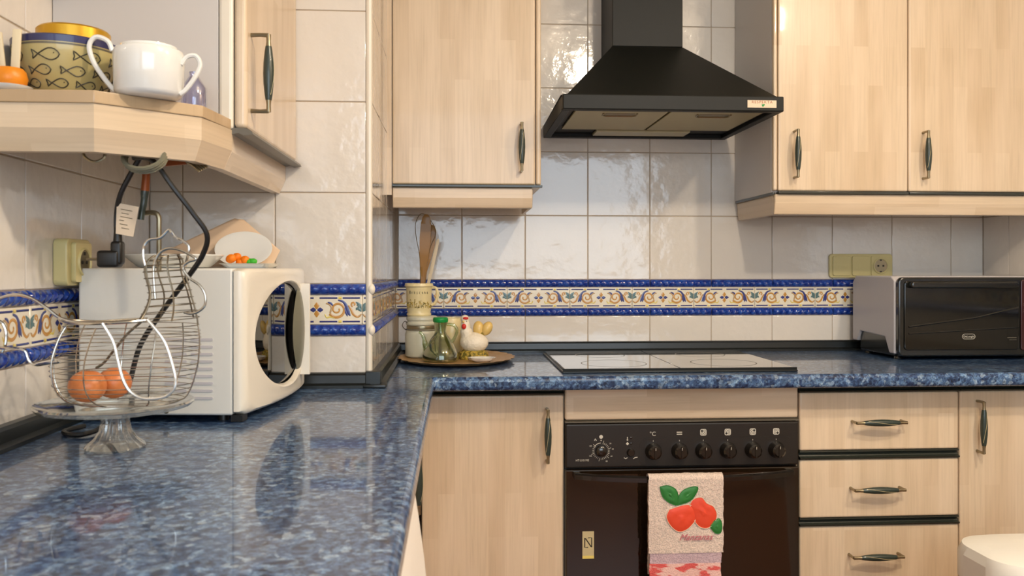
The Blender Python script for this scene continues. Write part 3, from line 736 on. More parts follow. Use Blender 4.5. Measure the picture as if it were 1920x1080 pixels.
TY = OY-.068
fold = MB()
for k in range(6):
    pass
vs = []; fs = []; K = 10
for j in range(K+1):
    a = pi*j/K
    for i in range(25):
        s = i/24; x = .4770+(.6640-.4770)*s; w = noise.noise(Vector((x*120, j*.6, 0)))*.0012
        vs.append((x, (TY+.014)-.0145*cos(a)+0*w, -.5200+.0135*sin(a)+w))
for j in range(K):
    for i in range(24): fs.append((j*25+i, j*25+i+1, (j+1)*25+i+1, (j+1)*25+i))
part('fold', MB().add(vs, fs), 'terry', tw)
part('front_panel', cloth(.4765, .6640, -.5190, -.7010, TY, 60, 60), 'terry', tw)
part('woven_band', cloth(.4800, .6590, -.7010, -.7270, TY+.0015, 60, 10, th=.004), 'terry_lilac', tw)
part('printed_hem', cloth(.4790, .6570, -.7270, -.8600, TY, 50, 36), 'terry_red', tw)
part('back_panel', cloth(.4800, .6600, -.5190, -.7600, TY+.0240, 20, 24, th=.004), 'terry', tw)
def patch(name, poly, mt, h=.0030, lab=None):
    P = cat2(poly+[poly[0]], 4)[:-1]; cx = sum(p[0] for p in P)/len(P); cz = sum(p[1] for p in P)/len(P)
    vs = []; fs = []; n = len(P); rings = 5
    for k in range(rings):
        f = 1-k/rings
        for a, b in P:
            x = cx+(a-cx)*f; z = cz+(b-cz)*f; puff = h*(1-f**4)+noise.noise(Vector((x*60, z*60, 2)))*.0022*(1-f)
            base = TY+noise.noise(Vector((x*18, z*9, 3)))*.0035
            vs.append((x, base-.0016-puff, z))
    vs.append((cx, TY-.004-h+noise.noise(Vector((cx*18, cz*9, 3)))*.0035, cz))
    for k in range(rings-1):
        for i in range(n): fs.append((k*n+i, k*n+(i+1) % n, (k+1)*n+(i+1) % n, (k+1)*n+i))
    for i in range(n): fs.append(((rings-1)*n+i, (rings-1)*n+(i+1) % n, rings*n))
    o = part(name, MB().add(vs, fs), mt, tw)
    ed = MB().tube([(a, TY-.0020+noise.noise(Vector((a*18, b*9, 3)))*.0035, b) for a, b in P], .0009, 5, closed=True)
    part('stitching', ed, 'label' if mt == 'apple' else 'leafcloth', o)
def tpx(px, py): return (.4765+(px-706)*(.6640-.4765)/(1280-706), -.5190-(py-40)*(.7010-.5190)/(578-40))
patch('apple_patch', [tpx(*p) for p in ((1020, 225), (1050, 185), (1110, 172), (1150, 215), (1200, 240), (1228, 300), (1205, 365), (1150, 400), (1090, 385), (1050, 330))], 'apple')
patch('apple_patch', [tpx(*p) for p in ((860, 255), (930, 235), (1010, 225), (1062, 260), (1066, 330), (1040, 370), (990, 410), (930, 420), (870, 375), (838, 310))], 'apple', .0042)
patch('leaf_patch', [tpx(*p) for p in ((790, 90), (850, 80), (910, 110), (932, 170), (925, 225), (860, 205), (810, 160))], 'leafcloth')
patch('leaf_patch', [tpx(*p) for p in ((928, 225), (935, 160), (985, 110), (1080, 95), (1060, 160), (1010, 205))], 'leafcloth')
patch('leaf_patch', [tpx(*p) for p in ((1175, 390), (1200, 350), (1245, 330), (1266, 370), (1258, 430), (1215, 435))], 'leafcloth')
text_mesh('embroidered_lettering', 'Manzanas', .0215, 'thread', tw, (.5925, TY-.0042, -.6615), ext=.0008, shear=.5)

# ---------------------------------------------------------------- sockets
sk = thing('triple_socket', 'ivory plate with two blank switches and a socket above the blue border', 'socket', (1.316, YW, .012))
part('plate', MB().prism(rrect(1.2110, 1.4220, -.0275, .0500, .010), YW-.010, YW-.0002, 'y'), 'cream_plastic', sk, bevel=.002)
for a in (1.2210, 1.2855): part('rocker', MB().prism(rrect(a, a+.060, -.0210, .0435, .006), YW-.0145, YW-.0095, 'y'), 'cream_plastic', sk, bevel=.0015)
so = part('outlet', MB().prism(rrect(1.3495, 1.4130, -.0210, .0435, .006), YW-.0125, YW-.0095, 'y').lathe([(.0255, .0036), (.0235, .0040), (.0215, .003), (.0205, 0)], 30, (1.3810, YW-.0120, .0112), axis='y'), 'cream_plastic', sk)
part('well', MB().lathe([(0, .0006), (.0208, .0006), (.0208, 0)], 30, (1.3810, YW-.0125, .0112), axis='y'), 'nickel', so)
for x in (1.3725, 1.3895): part('pin_hole', MB().lathe([(0, .0012), (.0032, .0012), (.0032, 0)], 10, (x, YW-.0128, .0112), axis='y'), 'print_dark', so)
for z in (.0280, -.0095): part('earth_clip', MB().box(1.3782, 1.3838, YW-.0145, YW-.0128, z, z+.004), 'print_dark', so)
s2 = thing('wall_socket', 'single ivory socket on the left wall behind the wire hen basket', 'socket', (XL, 1.517, .012))
def onx(mb):  # turn things built facing -y at origin onto the left wall
    mb.T = Matrix.Translation((XL, 1.517, .012)) @ Matrix.Rotation(pi/2, 4, 'Z'); return mb
part('plate', onx(MB()).prism(rrect(-.046, .046, -.040, .040, .010), -.0240, -.0002, 'y'), 'cream_plastic', s2, bevel=.003)
part('cover', onx(MB()).prism(rrect(-.032, .032, -.034, .034, .006), -.0320, -.0240, 'y').lathe([(.0215, .0325), (.0225, .036), (.0245, .036), (.0250, .0318)], 30, (0, 0, 0), axis='y'), 'cream_plastic', s2, bevel=.001)
part('well', onx(MB()).lathe([(0, .0330), (.0215, .0330), (.0215, .031)], 30, (0, 0, 0), axis='y'), 'nickel', s2)
for z in (-.018, .012): part('earth_clip', onx(MB()).box(-.003, .003, -.0345, -.0330, z, z+.006), 'print_dark', s2)
for x in (-.0085, .0085): part('pin_hole', onx(MB()).lathe([(0, .034), (.003, .034), (.003, .033)], 10, (x, 0, 0), axis='y'), 'print_dark', s2)

# ---------------------------------------------------------------- toaster oven
to = thing('toaster_oven', 'grey and black toaster oven in the right corner of the back worktop', 'toaster oven', (1.50, 2.52, ZT))
tx0_, tx1_, tyf, tyb, tz0, tz1 = 1.2710, 1.727, 2.395, 2.655, -.2450, -.0200
def tbody(x0, x1):
    pr = [(tyb, tz0+.02), (tyb, tz1-.02), (tyb-.02, tz1), (tyf+.02, tz1), (tyf, tz1-.012), (tyf, tz0), (tyf+.03, tz0), (tyf+.055, tz0+.045), (tyb-.05, tz0+.052), (tyb-.03, tz0+.02)]
    return MB().prism(pr, x0, x1, 'x')
part('shell', tbody(tx0_, tx1_), 'toast_grey', to, bevel=.004, seg=3)
part('base', MB().box(tx0_+.008, tx1_-.004, tyf+.02, tyb-.035, tz0-.008, tz0+.055), 'toast_black', to, bevel=.004)
ff = part('front_frame', MB().prism(rrect(tx0_+.003, tx1_, tz0-.006, tz1-.003, .016), tyf-.020, tyf-.0005, 'y'), 'toast_black', to, bevel=.004)
dg = part('glass_door', MB().prism(rrect(tx0_+.018, 1.632, tz0+.012, tz1-.014, .010), tyf-.0245, tyf-.0195, 'y'), 'toast_glass', ff, bevel=.002)
part('door_handle', MB().prism(rrect(tx0_+.030, 1.620, -.0540, -.0360, .006), tyf-.044, tyf-.0265, 'y'), 'toast_black', to, bevel=.004)
part('rack', MB().tube([(tx0_+.03, tyf-.0255, -.165), (1.50, tyf-.0255, -.140), (1.63, tyf-.0255, -.110)], .0028, 6).tube([(tx0_+.03, tyf-.0255, -.185), (1.63, tyf-.0255, -.168)], .0022, 6), 'toast_black', to)
pn = part('control_panel', MB().prism(rrect(1.6380, tx1_-.002, tz0+.010, tz1-.010, .008), tyf-.0250, tyf-.0195, 'y'), 'toast_red', to, bevel=.002)
for zz in (-.065, -.125, -.185): part('dial', MB().lathe([(0, .016), (.013, .015), (.016, .002), (.016, 0)], 20, (1.684, tyf-.0250, zz), axis='y'), 'toast_red', to)
text_mesh('dial_numbers', '200\n\n240\n\n60', .009, 'print', pn, (1.652, tyf-.0256, -.12))
lo = part('logo_outline', MB().tube([(a, tyf-.0250, b) for a, b in rrect(1.4610, 1.4990, -.2010, -.1870, .0068)], .0007, 5, closed=True), 'print', ff)
text_mesh('logo_lettering', 'DeLonghi', .0082, 'print', lo, (1.4800, tyf-.0253, -.1940))
part('brand_line', MB().box(1.5960, 1.6240, tyf-.0252, tyf-.0246, -.1990, -.1965).box(1.6020, 1.6240, tyf-.0252, tyf-.0246, -.2050, -.2035), 'grey_trim', ff)
for a in (tx0_+.03, tx1_-.04):
    for b in (tyf+.035, tyb-.05): part('foot', MB().lathe([(0, ZT+.0005), (.012, ZT+.0005), (.010, tz0-.007), (0, tz0-.007)], 14, (a, b, 0)), 'toast_black', to)

# ---------------------------------------------------------------- waste bin, bottom right
bn = thing('waste_bin', 'white plastic bin with a softly domed lid standing before the right base cabinet', 'bin', (1.20, 1.66, ZF))
def rr3(z, hw, hd, r=.075, c=(1.20, 1.66)): return [(c[0]+a, c[1]+b, z) for a, b in rrect(-hw, hw, -hd, hd, r, 12)]
def loft(rings, cap=True, mi=0):
    n = len(rings[0]); mb = MB(); vs = [p for r_ in rings for p in r_]; fs = []
    for k in range(len(rings)-1):
        for i in range(n): fs.append((k*n+i, k*n+(i+1) % n, (k+1)*n+(i+1) % n, (k+1)*n+i))
    if cap: fs += [tuple(range(n-1, -1, -1)), tuple(range((len(rings)-1)*n, len(rings)*n))]
    return mb.add(vs, fs, mi)
part('body', loft([rr3(ZF, .12, .09), rr3(-.64, .148, .108)]), 'white_plastic', bn)
part('lid', loft([rr3(-.640, .152, .112), rr3(-.590, .152, .112), rr3(-.572, .146, .106), rr3(-.563, 1.0*.120, .082, .070), rr3(-.5600, .06, .04, .035)]), 'white_plastic', bn)

# ---------------------------------------------------------------- tray group in the corner
TCX, TCY = .004, 2.455
tr = MB(); wv = lambda a, r, z: 1+(.022*cos(26*a) if r > .15 else 0)
tr.lathe([(0, ZT+.003), (.143, ZT+.003), (.152, ZT+.006), (.164, ZT+.0115), (.166, ZT+.0125), (.162, ZT+.0133), (.150, ZT+.0085), (.142, ZT+.0060), (0, ZT+.0060)], 130, (TCX, TCY, 0), wob=wv, sy=1.22)
tr.lathe([(.085, ZT+.0004), (.090, ZT+.0004), (.090, ZT+.004), (.085, ZT+.004)], 40, (TCX, TCY, 0))
single('tray', tr, 'gold_tray', 'oval golden tray with a wavy rim in the corner of the back worktop', 'tray', base=(TCX, TCY, ZT))
TZ = ZT+.0065
J = (-.0960, 2.510)
jr = thing('storage_jar', 'cream stoneware clip-top jar on the tray, under the spatula mug', 'jar', (J[0], J[1], TZ))
part('body', MB().lathe([(0, TZ), (.044, TZ), (.049, TZ+.004), (.0495, TZ+.066), (.046, TZ+.078), (.043, TZ+.082), (0, TZ+.082)], 40, (J[0], J[1], 0)), 'jar', jr)
part('lid', MB().lathe([(0, TZ+.0925), (.044, TZ+.0925), (.0475, TZ+.096), (.0475, TZ+.100), (.043, TZ+.104), (.0435, TZ+.107), (.0465, TZ+.110), (.0460, TZ+.116), (.040, TZ+.1200), (0, TZ+.1200)], 40, (J[0], J[1], 0)), 'jar', jr)
part('seal', MB().lathe([(0, TZ+.0820), (.0445, TZ+.0820), (.0455, TZ+.0870), (.0445, TZ+.0925), (0, TZ+.0925)], 30, (J[0], J[1], 0)), 'nickel', jr)
cl = MB().tube([(J[0]+.049*cos(R(a)), J[1]+.049*sin(R(a)), TZ+.0800) for a in range(0, 360, 15)], .0012, 6, closed=True)
cl.tube([(J[0]-.048, J[1]-.010, TZ+.080), (J[0]-.057, J[1]-.012, TZ+.092), (J[0]-.050, J[1]-.010, TZ+.104), (J[0]-.040, J[1]-.024, TZ+.100)], .0012, 6, smooth=3)
part('clip', cl, 'wire_old', jr)
MZ = TZ+.1203; G = (-.1050, 2.510)
mg = thing('mug', 'cream mug with green floral print standing on the clip-top jar, holding spatulas', 'mug', (G[0], G[1], MZ))
MPR = [(0, MZ), (.034, MZ), (.036, MZ+.004), (.0335, MZ+.010), (.0355, MZ+.018), (.0375, MZ+.080), (.0405, MZ+.0945), (.0425, MZ+.0860), (.0405, MZ+.0860), (.0350, MZ+.080), (.032, MZ+.015), (0, MZ+.012)]
part('body', MB().lathe(MPR, 40, (G[0], G[1], 0)), 'cream', mg)
part('handle', MB().tube([(G[0]+.036, G[1]-.004, MZ+.082), (G[0]+.050, G[1]-.006, MZ+.080), (G[0]+.054, G[1]-.006, MZ+.058), (G[0]+.046, G[1]-.005, MZ+.036), (G[0]+.034, G[1]-.004, MZ+.030)], .0042, 8, smooth=5), 'cream', mg)
def on_mug(a, h, rr): return (G[0]+rr*cos(R(a)), G[1]+rr*sin(R(a)), MZ+h)
pr_ = MB(); random.seed(3)
for a in range(205, 345, 9):
    h0 = .020+random.random()*.004; h1 = .030+random.random()*.016
    pr_.tube([on_mug(a, h0, .0362), on_mug(a+random.uniform(-3, 3), (h0+h1)/2, .0368), on_mug(a+random.uniform(-5, 5), h1, .0371)], .0006, 4)
    for q in range(3):
        pr_.blob(on_mug(a+random.uniform(-5, 5), h1+random.uniform(-.008, .003), .0370), (.0018, .0012, .0016), 6, 4)
part('floral_print', pr_, 'moss', mg)
wt_ = MB()
word = 'Mexicana'
for i in range(8):
    a = 228+i*12
    pts = {'M': [(-3, 0), (-2, .010), (0, .003), (2, .010), (3, 0)], 'e': [(-2, .003), (2, .004), (0, .007), (-2, .003), (1, 0)], 'x': [(-2, .007), (2, 0), (0, .0035), (-2, 0), (2, .007)], 'i': [(0, .007), (0, 0), (2, .001)],
           'c': [(2, .006), (-1, .006), (-1.5, .001), (2, 0)], 'a': [(2, .006), (-2, .005), (-1, 0), (2, .006), (2.5, 0)], 'n': [(-2, .007), (-2, 0), (0, .006), (2, .005), (2, 0)]}[word[i]]
    wt_.tube([on_mug(a+p, .064+q, .0372) for p, q in pts], .0005, 4)
part('lettering', wt_, 'ink', mg)
def blade(name, outline, pts0, pts1, mt, label, th=.003, hole=None):
    """flat kitchen tool: outline is (along, half width) pairs, placed from pts0 to pts1"""
    a, b = Vector(pts0), Vector(pts1); d = (b-a); L = d.length; d.normalize(); s = d.cross(Vector((0, 1, 0))).normalized(); nrm = s.cross(d)
    vs = []; n = len(outline)
    for side in (-1, 1):
        for t, w in outline: vs.append(tuple(a+d*(t*L)+s*w+nrm*side*th/2)); vs.append(tuple(a+d*(t*L)-s*w+nrm*side*th/2))
    fs = []
    for k in range(n-1):
        q = 2*k; fs += [(q, q+1, q+3, q+2), (2*n+q, 2*n+q+2, 2*n+q+3, 2*n+q+1), (q, q+2, 2*n+q+2, 2*n+q), (q+1, 2*n+q+1, 2*n+q+3, q+3)]
    fs += [(0, 2*n, 2*n+1, 1), (2*n-2, 2*n-1, 4*n-1, 4*n-2)]
    single(name, MB().add(vs, fs), mt, label, 'spatula', 'spatulas in the cream mug', base=pts0, bevel=.0006)
sb = MZ+.016
blade('spatula', [(0, .006), (.35, .006), (.45, .009), (.60, .014), (.75, .016), (.90, .015), (.97, .011), (1, .005)], (G[0]+.006, G[1]-.004, sb), (G[0]+.0225, G[1]-.014, .1600), 'spatula', 'dark olive wooden spatula, the tallest of those in the cream mug')
blade('spoon_spatula', [(0, .005), (.45, .006), (.60, .011), (.78, .0155), (.92, .014), (1, .006)], (G[0]-.002, G[1]+.006, sb), (G[0]+.040, G[1]+.010, .1300), 'spatula', 'shorter brown wooden spatula leaning right in the cream mug')
blade('flat_spatula', [(0, .004), (.5, .005), (.8, .0055), (.98, .004), (1, .003)], (G[0]+.010, G[1]+.014, sb), (G[0]+.056, G[1]+.016, .0900), 'spatula2', 'pale narrow spatula leaning furthest right in the cream mug')
pts = [(G[0]+.004, G[1]+.012, sb+.02), (G[0]+.002, G[1]+.014, .03), (G[0]-.008, G[1]+.010, .09), (G[0]-.010, G[1]+.006, .135), (G[0]+.006, G[1]+.004, .163), (G[0]+.026, G[1]+.004, .152), (G[0]+.045, G[1]+.004, .125), (G[0]+.048, G[1]+.006, .100), (G[0]+.030, G[1]+.008, .05), (G[0]+.012, G[1]+.012, sb+.02)]
single('whisk', MB().tube(pts, .0012, 6, smooth=6), 'nickel', 'thin wire loop whisk standing behind the spatulas in the mug', 'whisk', base=(G[0], G[1], sb))

K = (-.0400, 2.385)
cr = thing('oil_cruet', 'glass oil cruet with green cap and a little oil, on the golden tray', 'cruet', (K[0], K[1], TZ))
part('glass_body', MB().lathe([(0, TZ), (.046, TZ), (.0505, TZ+.004), (.0505, TZ+.018), (.044, TZ+.034), (.028, TZ+.062), (.0165, TZ+.076), (.0155, TZ+.084), (.0180, TZ+.098), (.0195, TZ+.110), (.0175, TZ+.110), (.0140, TZ+.084), (.026, TZ+.060), (.042, TZ+.033), (.0485, TZ+.018), (.0480, TZ+.005), (0, TZ+.003)], 40, (K[0], K[1], 0)), 'green_glass', cr)
part('oil', MB().lathe([(0, TZ+.0035), (.0470, TZ+.0055), (.0478, TZ+.016), (0, TZ+.016)], 40, (K[0], K[1], 0)), 'oil', cr)
part('cap', MB().lathe([(0, TZ+.108), (.0200, TZ+.108), (.0215, TZ+.112), (.0215, TZ+.118), (.0190, TZ+.122), (0, TZ+.1225)], 30, (K[0], K[1], 0)), 'green', cr, bevel=.0008)
part('spout', MB().tube([(K[0]-.038, K[1]-.004, TZ+.030), (K[0]-.043, K[1]-.005, TZ+.050), (K[0]-.047, K[1]-.005, TZ+.068), (K[0]-.055, K[1]-.005, TZ+.080), (K[0]-.060, K[1]-.005, TZ+.082)], [.0085, .0075, .0055, .0042, .0038], 10, smooth=4), 'green_glass', cr)
part('handle', MB().tube([(K[0]+.018, K[1], TZ+.102), (K[0]+.036, K[1], TZ+.100), (K[0]+.046, K[1], TZ+.086), (K[0]+.040, K[1], TZ+.066), (K[0]+.030, K[1], TZ+.052), (K[0]+.026, K[1], TZ+.050)], .0048, 10, smooth=5), 'green_glass', cr)
yj = MB().lathe([(0, TZ), (.030, TZ), (.036, TZ+.020), (.040, TZ+.060), (.038, TZ+.098), (.034, TZ+.112), (.030, TZ+.112), (.032, TZ+.098), (0, TZ+.092)], 32, (-.0110, 2.535, 0))
single('canister', yj, 'cream', 'pale yellow ceramic pot hidden behind the oil cruet on the tray', 'pot', base=(-.011, 2.535, TZ))
H = (.0530, 2.450)
hn = thing('hen_figurine', 'white ceramic hen ornament with red comb on a mossy nest, on the tray', 'ornament', (H[0], H[1], TZ))
part('nest', MB().lathe([(0, TZ), (.042, TZ), (.043, TZ+.008), (.040, TZ+.018), (.030, TZ+.024), (0, TZ+.024)], 36, (H[0], H[1], 0), wob=lambda a, r, z: 1+.05*sin(7*a)+.03*sin(17*a)), 'moss', hn)
hb_ = MB().blob((H[0]+.002, H[1], TZ+.046), (.041, .034, .030), 26, 16, fn=lambda v: 1+.05*noise.noise(v*5))
hb_.tube([(H[0]-.016, H[1], TZ+.050), (H[0]-.021, H[1]-.004, TZ+.076), (H[0]-.023, H[1]-.006, TZ+.096), (H[0]-.024, H[1]-.006, TZ+.112)], [.022, .0175, .0135, .0115], 16, smooth=4)
hb_.blob((H[0]-.0245, H[1]-.006, TZ+.113), (.0125, .012, .0125), 16, 10)
part('body', hb_, 'hen', hn)
part('comb', MB().blob((H[0]-.0225, H[1]-.0165, TZ+.1160), (.0080, .0035, .0042), 12, 8), 'red', hn)
part('wattle', MB().blob((H[0]-.0275, H[1]-.0195, TZ+.0930), (.0066, .0050, .0082), 12, 8), 'red', hn)
part('beak', MB().lathe([(0, .008), (.0030, .002), (.0036, 0)], 10, (H[0]-.0290, H[1]-.0165, TZ+.1060), axis='y'), 'egg_tan', hn)
part('eye', MB().blob((H[0]-.0200, H[1]-.0175, TZ+.1080), (.0014, .0010, .0014), 8, 6), 'print_dark', hn)
egg = lambda v: 1-.12*v.z
part('egg', MB().blob((H[0]+.0150, H[1]+.004, TZ+.0860), (.0165, .0160, .0240), 20, 14, fn=egg, rot=Matrix.Rotation(R(-6), 3, 'Y')), 'egg_tan', hn)
part('egg', MB().blob((H[0]+.0400, H[1]-.002, TZ+.0880), (.0150, .0145, .0215), 20, 14, fn=egg, rot=Matrix.Rotation(R(28), 3, 'Y')), 'egg_tan', hn)
part('perch', MB().tube([(H[0]+.018, H[1]-.004, TZ+.066), (H[0]+.022, H[1]-.006, TZ+.072), (H[0]+.030, H[1]-.008, TZ+.070)], .0040, 8), 'moss', hn)
sr = MB().lathe([(0, TZ), (.022, TZ), (.034, TZ+.006), (.038, TZ+.0120), (.036, TZ+.0120), (.021, TZ+.004), (0, TZ+.0035)], 40, (.0740, 2.362, 0), wob=lambda a, r, z: 1+.05*cos(8*a) if r > .03 else 1, sy=.8)
single('spoon_rest', sr, 'ceramic', 'small white dish at the front edge of the golden tray', 'dish', base=(.074, 2.362, TZ))

# ---------------------------------------------------------------- microwave
MW = thing('microwave', 'white microwave oven with an oval mirrored door on the left worktop', 'microwave', (-.6440, 1.5080, ZT), rz=R(-5))
g0 = dict(local=True)
part('case', MB().box(0, .266, 0, .375, .0125, .2640), 'white_plastic', MW, bevel=.004, seg=3, **g0)
for c in range(2):
    for i in range(9): part('vent_slot', MB().prism(rrect(.150+c*.045, .188+c*.045, .040+i*.0125, .0445+i*.0125, .002, 2), -.0012, .001, 'y'), 'toast_grey', MW, **g0)
part('screw', MB().lathe([(0, .0015), (.004, .001), (.005, 0)], 12, (.152, 0, .020), axis='y'), 'nickel', MW, **g0)
# door: plan profile bulging outwards, loft along y
def dface(y):  # x of door face at position y along the width
    t = y/.390; return .2860+.020*sin(pi*min(max(t, 0), 1))**.8
EC, ER = (.202, .1390), (.168, .1000)
dm = MB(); NY, NZ = 40, 28
def dpt(i, j):
    y = .390*i/NY; z = .012+.252*j/NZ
    e = ((y-EC[0])/ER[0])**2+((z-EC[1])/ER[1])**2
    x = dface(y)
    edge = min(y, .390-y, (z-.012), (.264-z)); x -= .012*max(0, 1-edge/.010)**2
    if e < 1: x -= .010
    elif e < 1.10: x += .002
    return (x, y, z)
# polar grid around the ellipse for a clean opening
NA = 96; rings = []
def ray_rect(a):
    dy, dz = cos(a)*ER[0], sin(a)*ER[1]; ts = []
    if dy > 0: ts.append((.390-EC[0])/dy)
    if dy < 0: ts.append((0-EC[0])/dy)
    if dz > 0: ts.append((.264-EC[1])/dz)
    if dz < 0: ts.append((.012-EC[1])/dz)
    return min(ts)
vs = []; fs = []
SC = [0, .06, .25, .5, .72, .86, .95, 1.0]
for k in range(NA):
    a = 2*pi*k/NA; tm = ray_rect(a)
    ring = []
    for q, s_ in enumerate(SC):
        t_ = 1+(tm-1)*s_; y = EC[0]+cos(a)*ER[0]*t_; z = EC[1]+sin(a)*ER[1]*t_
        edge = min(y, .390-y, z-.012, .264-z); x = dface(y)+(.002 if q < 2 else 0)-.009*max(0, 1-edge/.008)**2
        if q == 0: x -= .001
        ring.append((x, y, z))
    y, z = EC[0]+cos(a)*ER[0]*.965, EC[1]+sin(a)*ER[1]*.965
    ring = [(dface(y)-.0080, y, z)]+ring+[(.268, ring[-1][1], ring[-1][2])]
    vs += ring
L_ = len(SC)+2
for k in range(NA):
    for q in range(L_-1): fs.append((k*L_+q, ((k+1) % NA)*L_+q, ((k+1) % NA)*L_+q+1, k*L_+q+1))
md = part('door', MB().add(vs, fs), 'door_plastic', MW, **g0)
gv = []; gf = []
for k in range(NA):
    a = 2*pi*k/NA
    for q in (0, .33, .66, .985): gv.append((.2995-.008, EC[0]+cos(a)*ER[0]*q, EC[1]+sin(a)*ER[1]*q))
gv = [(x+(dface(y)-.2995)*.35, y, z) for x, y, z in gv]
for k in range(NA):
    for q in range(3): gf.append((k*4+q, ((k+1) % NA)*4+q, ((k+1) % NA)*4+q+1, k*4+q+1))
part('door_window', MB().add(gv, gf), 'mirror', md, **g0)
hl = MB(); NN = 16; vs = []; fs = []
for i in range(NN+1):
    t = i/NN; z = EC[1]-.086+.172*t; hw = .052*sin(pi*t)**.75+.002
    for u in (-1, -.5, 0, .5, 1):
        vs.append((dface(.302+hw*u)-.004+.014*(1-u*u)*sin(pi*t)**.5, .302+hw*u, z))
for i in range(NN):
    for j in range(4): fs.append((i*5+j, i*5+j+1, (i+1)*5+j+1, (i+1)*5+j))
part('grip', MB().add(vs, fs), 'olive', md, **g0)
part('grip_ridge', MB().prism([(.298, .304), (.3190, .307), (.3190, .314), (.298, .317)], EC[1]-.094, EC[1]+.094, 'z'), 'door_plastic', md, bevel=.001, **g0)
for a, b in ((.03, .03), (.24, .03), (.03, .34), (.24, .34)): part('foot', MB().lathe([(0, .0004), (.010, .0004), (.010, .0130), (0, .0130)], 12, (a, b, 0)), 'cable', MW, **g0)
part('hinge_foot', MB().box(.262, .282, .004, .03, .0010, .0125), 'cable', MW, **g0)

# on top of the microwave
MT = .0023
P1 = (-.530, 1.655)
def plate_prof(r, z, h): return [(0, z), (r*.6, z), (r*.72, z+.002), (r, z+h), (r*1.0, z+h+.002), (r*.97, z+h+.002), (r*.70, z+.005), (0, z+.004)]
single('soup_plate', MB().lathe(plate_prof(.090, MT, .0235), 48, (P1[0], P1[1], 0)), 'ceramic', 'white deep plate lying on top of the microwave at its left', 'plate', base=(P1[0], P1[1], MT))
tx_ = thing('serving_dish', 'shallow white oblong dish with orange and green decoration on top of the microwave', 'dish', (-.375, 1.74, MT))
part('dish', loft([[(-.398+a, 1.700+b, MT+z) for a, b in rrect(-w, w, -d_, d_, .012, 4)] for w, d_, z in ((.040, .040, 0), (.050, .050, .009), (.052, .052, .009), (.042, .042, .004))]), 'ceramic', tx_)
random.seed(5)
for i in range(6):
    part('orange_flower', MB().blob((-.420+.013*cos(i*1.9), 1.690+.010*sin(i*2.3), MT+.016+.006*sin(i*1.3)), (.009, .008, .008), 10, 8, fn=lambda v: 1+.2*noise.noise(v*3)), 'food_orange', tx_)
for i in range(2): part('green_leaf', MB().blob((-.400+.007*i, 1.690, MT+.013), (.009, .006, .006), 10, 8, fn=lambda v: 1+.25*noise.noise(v*4)), 'leaf_green', tx_)
# small plate leaning upright behind the flowers
lp = MB(); lp.T = Matrix.Translation((-.436, 1.800, MT+.034)) @ Matrix.Rotation(R(40), 4, 'X') @ Matrix.Rotation(R(6), 4, 'Y')
lp.lathe([(0, 0), (.036, 0), (.040, .002), (.056, .007), (.057, .009), (.053, .009), (.038, .004), (0, .003)], 44)
single('side_plate', lp, 'ceramic', 'small white plate with a grooved rim leaning upright on the microwave', 'plate', base=(-.39, 1.78, MT))
pp = MB()
def lerp(a, b, t): return tuple(a[k]+(b[k]-a[k])*t for k in range(3))
LB, PK, RT, RB = (-.640, 1.800, MT+.004), (-.462, 1.872, MT+.112), (-.372, 1.850, MT+.038), (-.386, 1.835, MT+.003)
vs = []; fs = []; NQ = 14
for i in range(NQ+1):
    u = i/NQ; top = lerp((LB[0], LB[1], LB[2]+.010), PK, u/.68) if u < .68 else lerp(PK, RT, (u-.68)/.32)
    bot = lerp(LB, RB, u)
    for j in range(NQ+1):
        p = lerp(bot, top, j/NQ); w_ = .010*noise.noise(Vector((p[0]*14, p[2]*16, 0))); vs.append((p[0], p[1]+min(w_, .004), p[2]))
for i in range(NQ):
    for j in range(NQ): a = i*(NQ+1)+j; fs.append((a, a+1, a+NQ+2, a+NQ+1))
pm = single('paper_napkin', pp.add(vs, fs), 'paper', 'creased beige paper sheet propped up behind the plates on the microwave', 'paper', base=(-.44, 1.83, MT))
md_ = pm.modifiers.new('thickness', 'SOLIDIFY'); md_.thickness = .0008

# ---------------------------------------------------------------- things on the end shelf
SZ = .2533
B = (-.5900, 1.345)
bw = thing('fish_bowl', 'yellow ceramic bowl painted with dark fishes and a blue rim on the end shelf', 'bowl', (B[0], B[1], SZ))
def bowl_r(z): t = (z-SZ)/.0860; return .040+.036*math.sin(min(max(t, 0), 1)*pi/2)**.8
prof = [(0, SZ), (.034, SZ), (.036, SZ+.003)]+[(bowl_r(SZ+.0860*i/12), SZ+.0860*i/12) for i in range(1, 13)]
prof += [(.0735, SZ+.0860)]+[(bowl_r(SZ+.0860*i/12)-.005, SZ+.0860*i/12) for i in range(11, 1, -1)]+[(0, SZ+.012)]
part('body', MB().lathe(prof, 56, (B[0], B[1], 0)), 'bowl', bw)
part('rim_band', MB().lathe([(bowl_r(SZ+.0765)+.0004, SZ+.0765), (bowl_r(SZ+.0860)+.0008, SZ+.0860), (.0750, SZ+.0875), (.0725, SZ+.0865)], 56, (B[0], B[1], 0)), 'ink_blue', bw)
part('rim_line', MB().lathe([(bowl_r(SZ+.0725)+.0004, SZ+.0725), (bowl_r(SZ+.0750)+.0005, SZ+.0750)], 56, (B[0], B[1], 0)), 'grey_trim', bw)
def on_bowl(a, z): r = bowl_r(z)+.0004; return (B[0]+r*cos(a), B[1]+r*sin(a), z)
fm = MB()
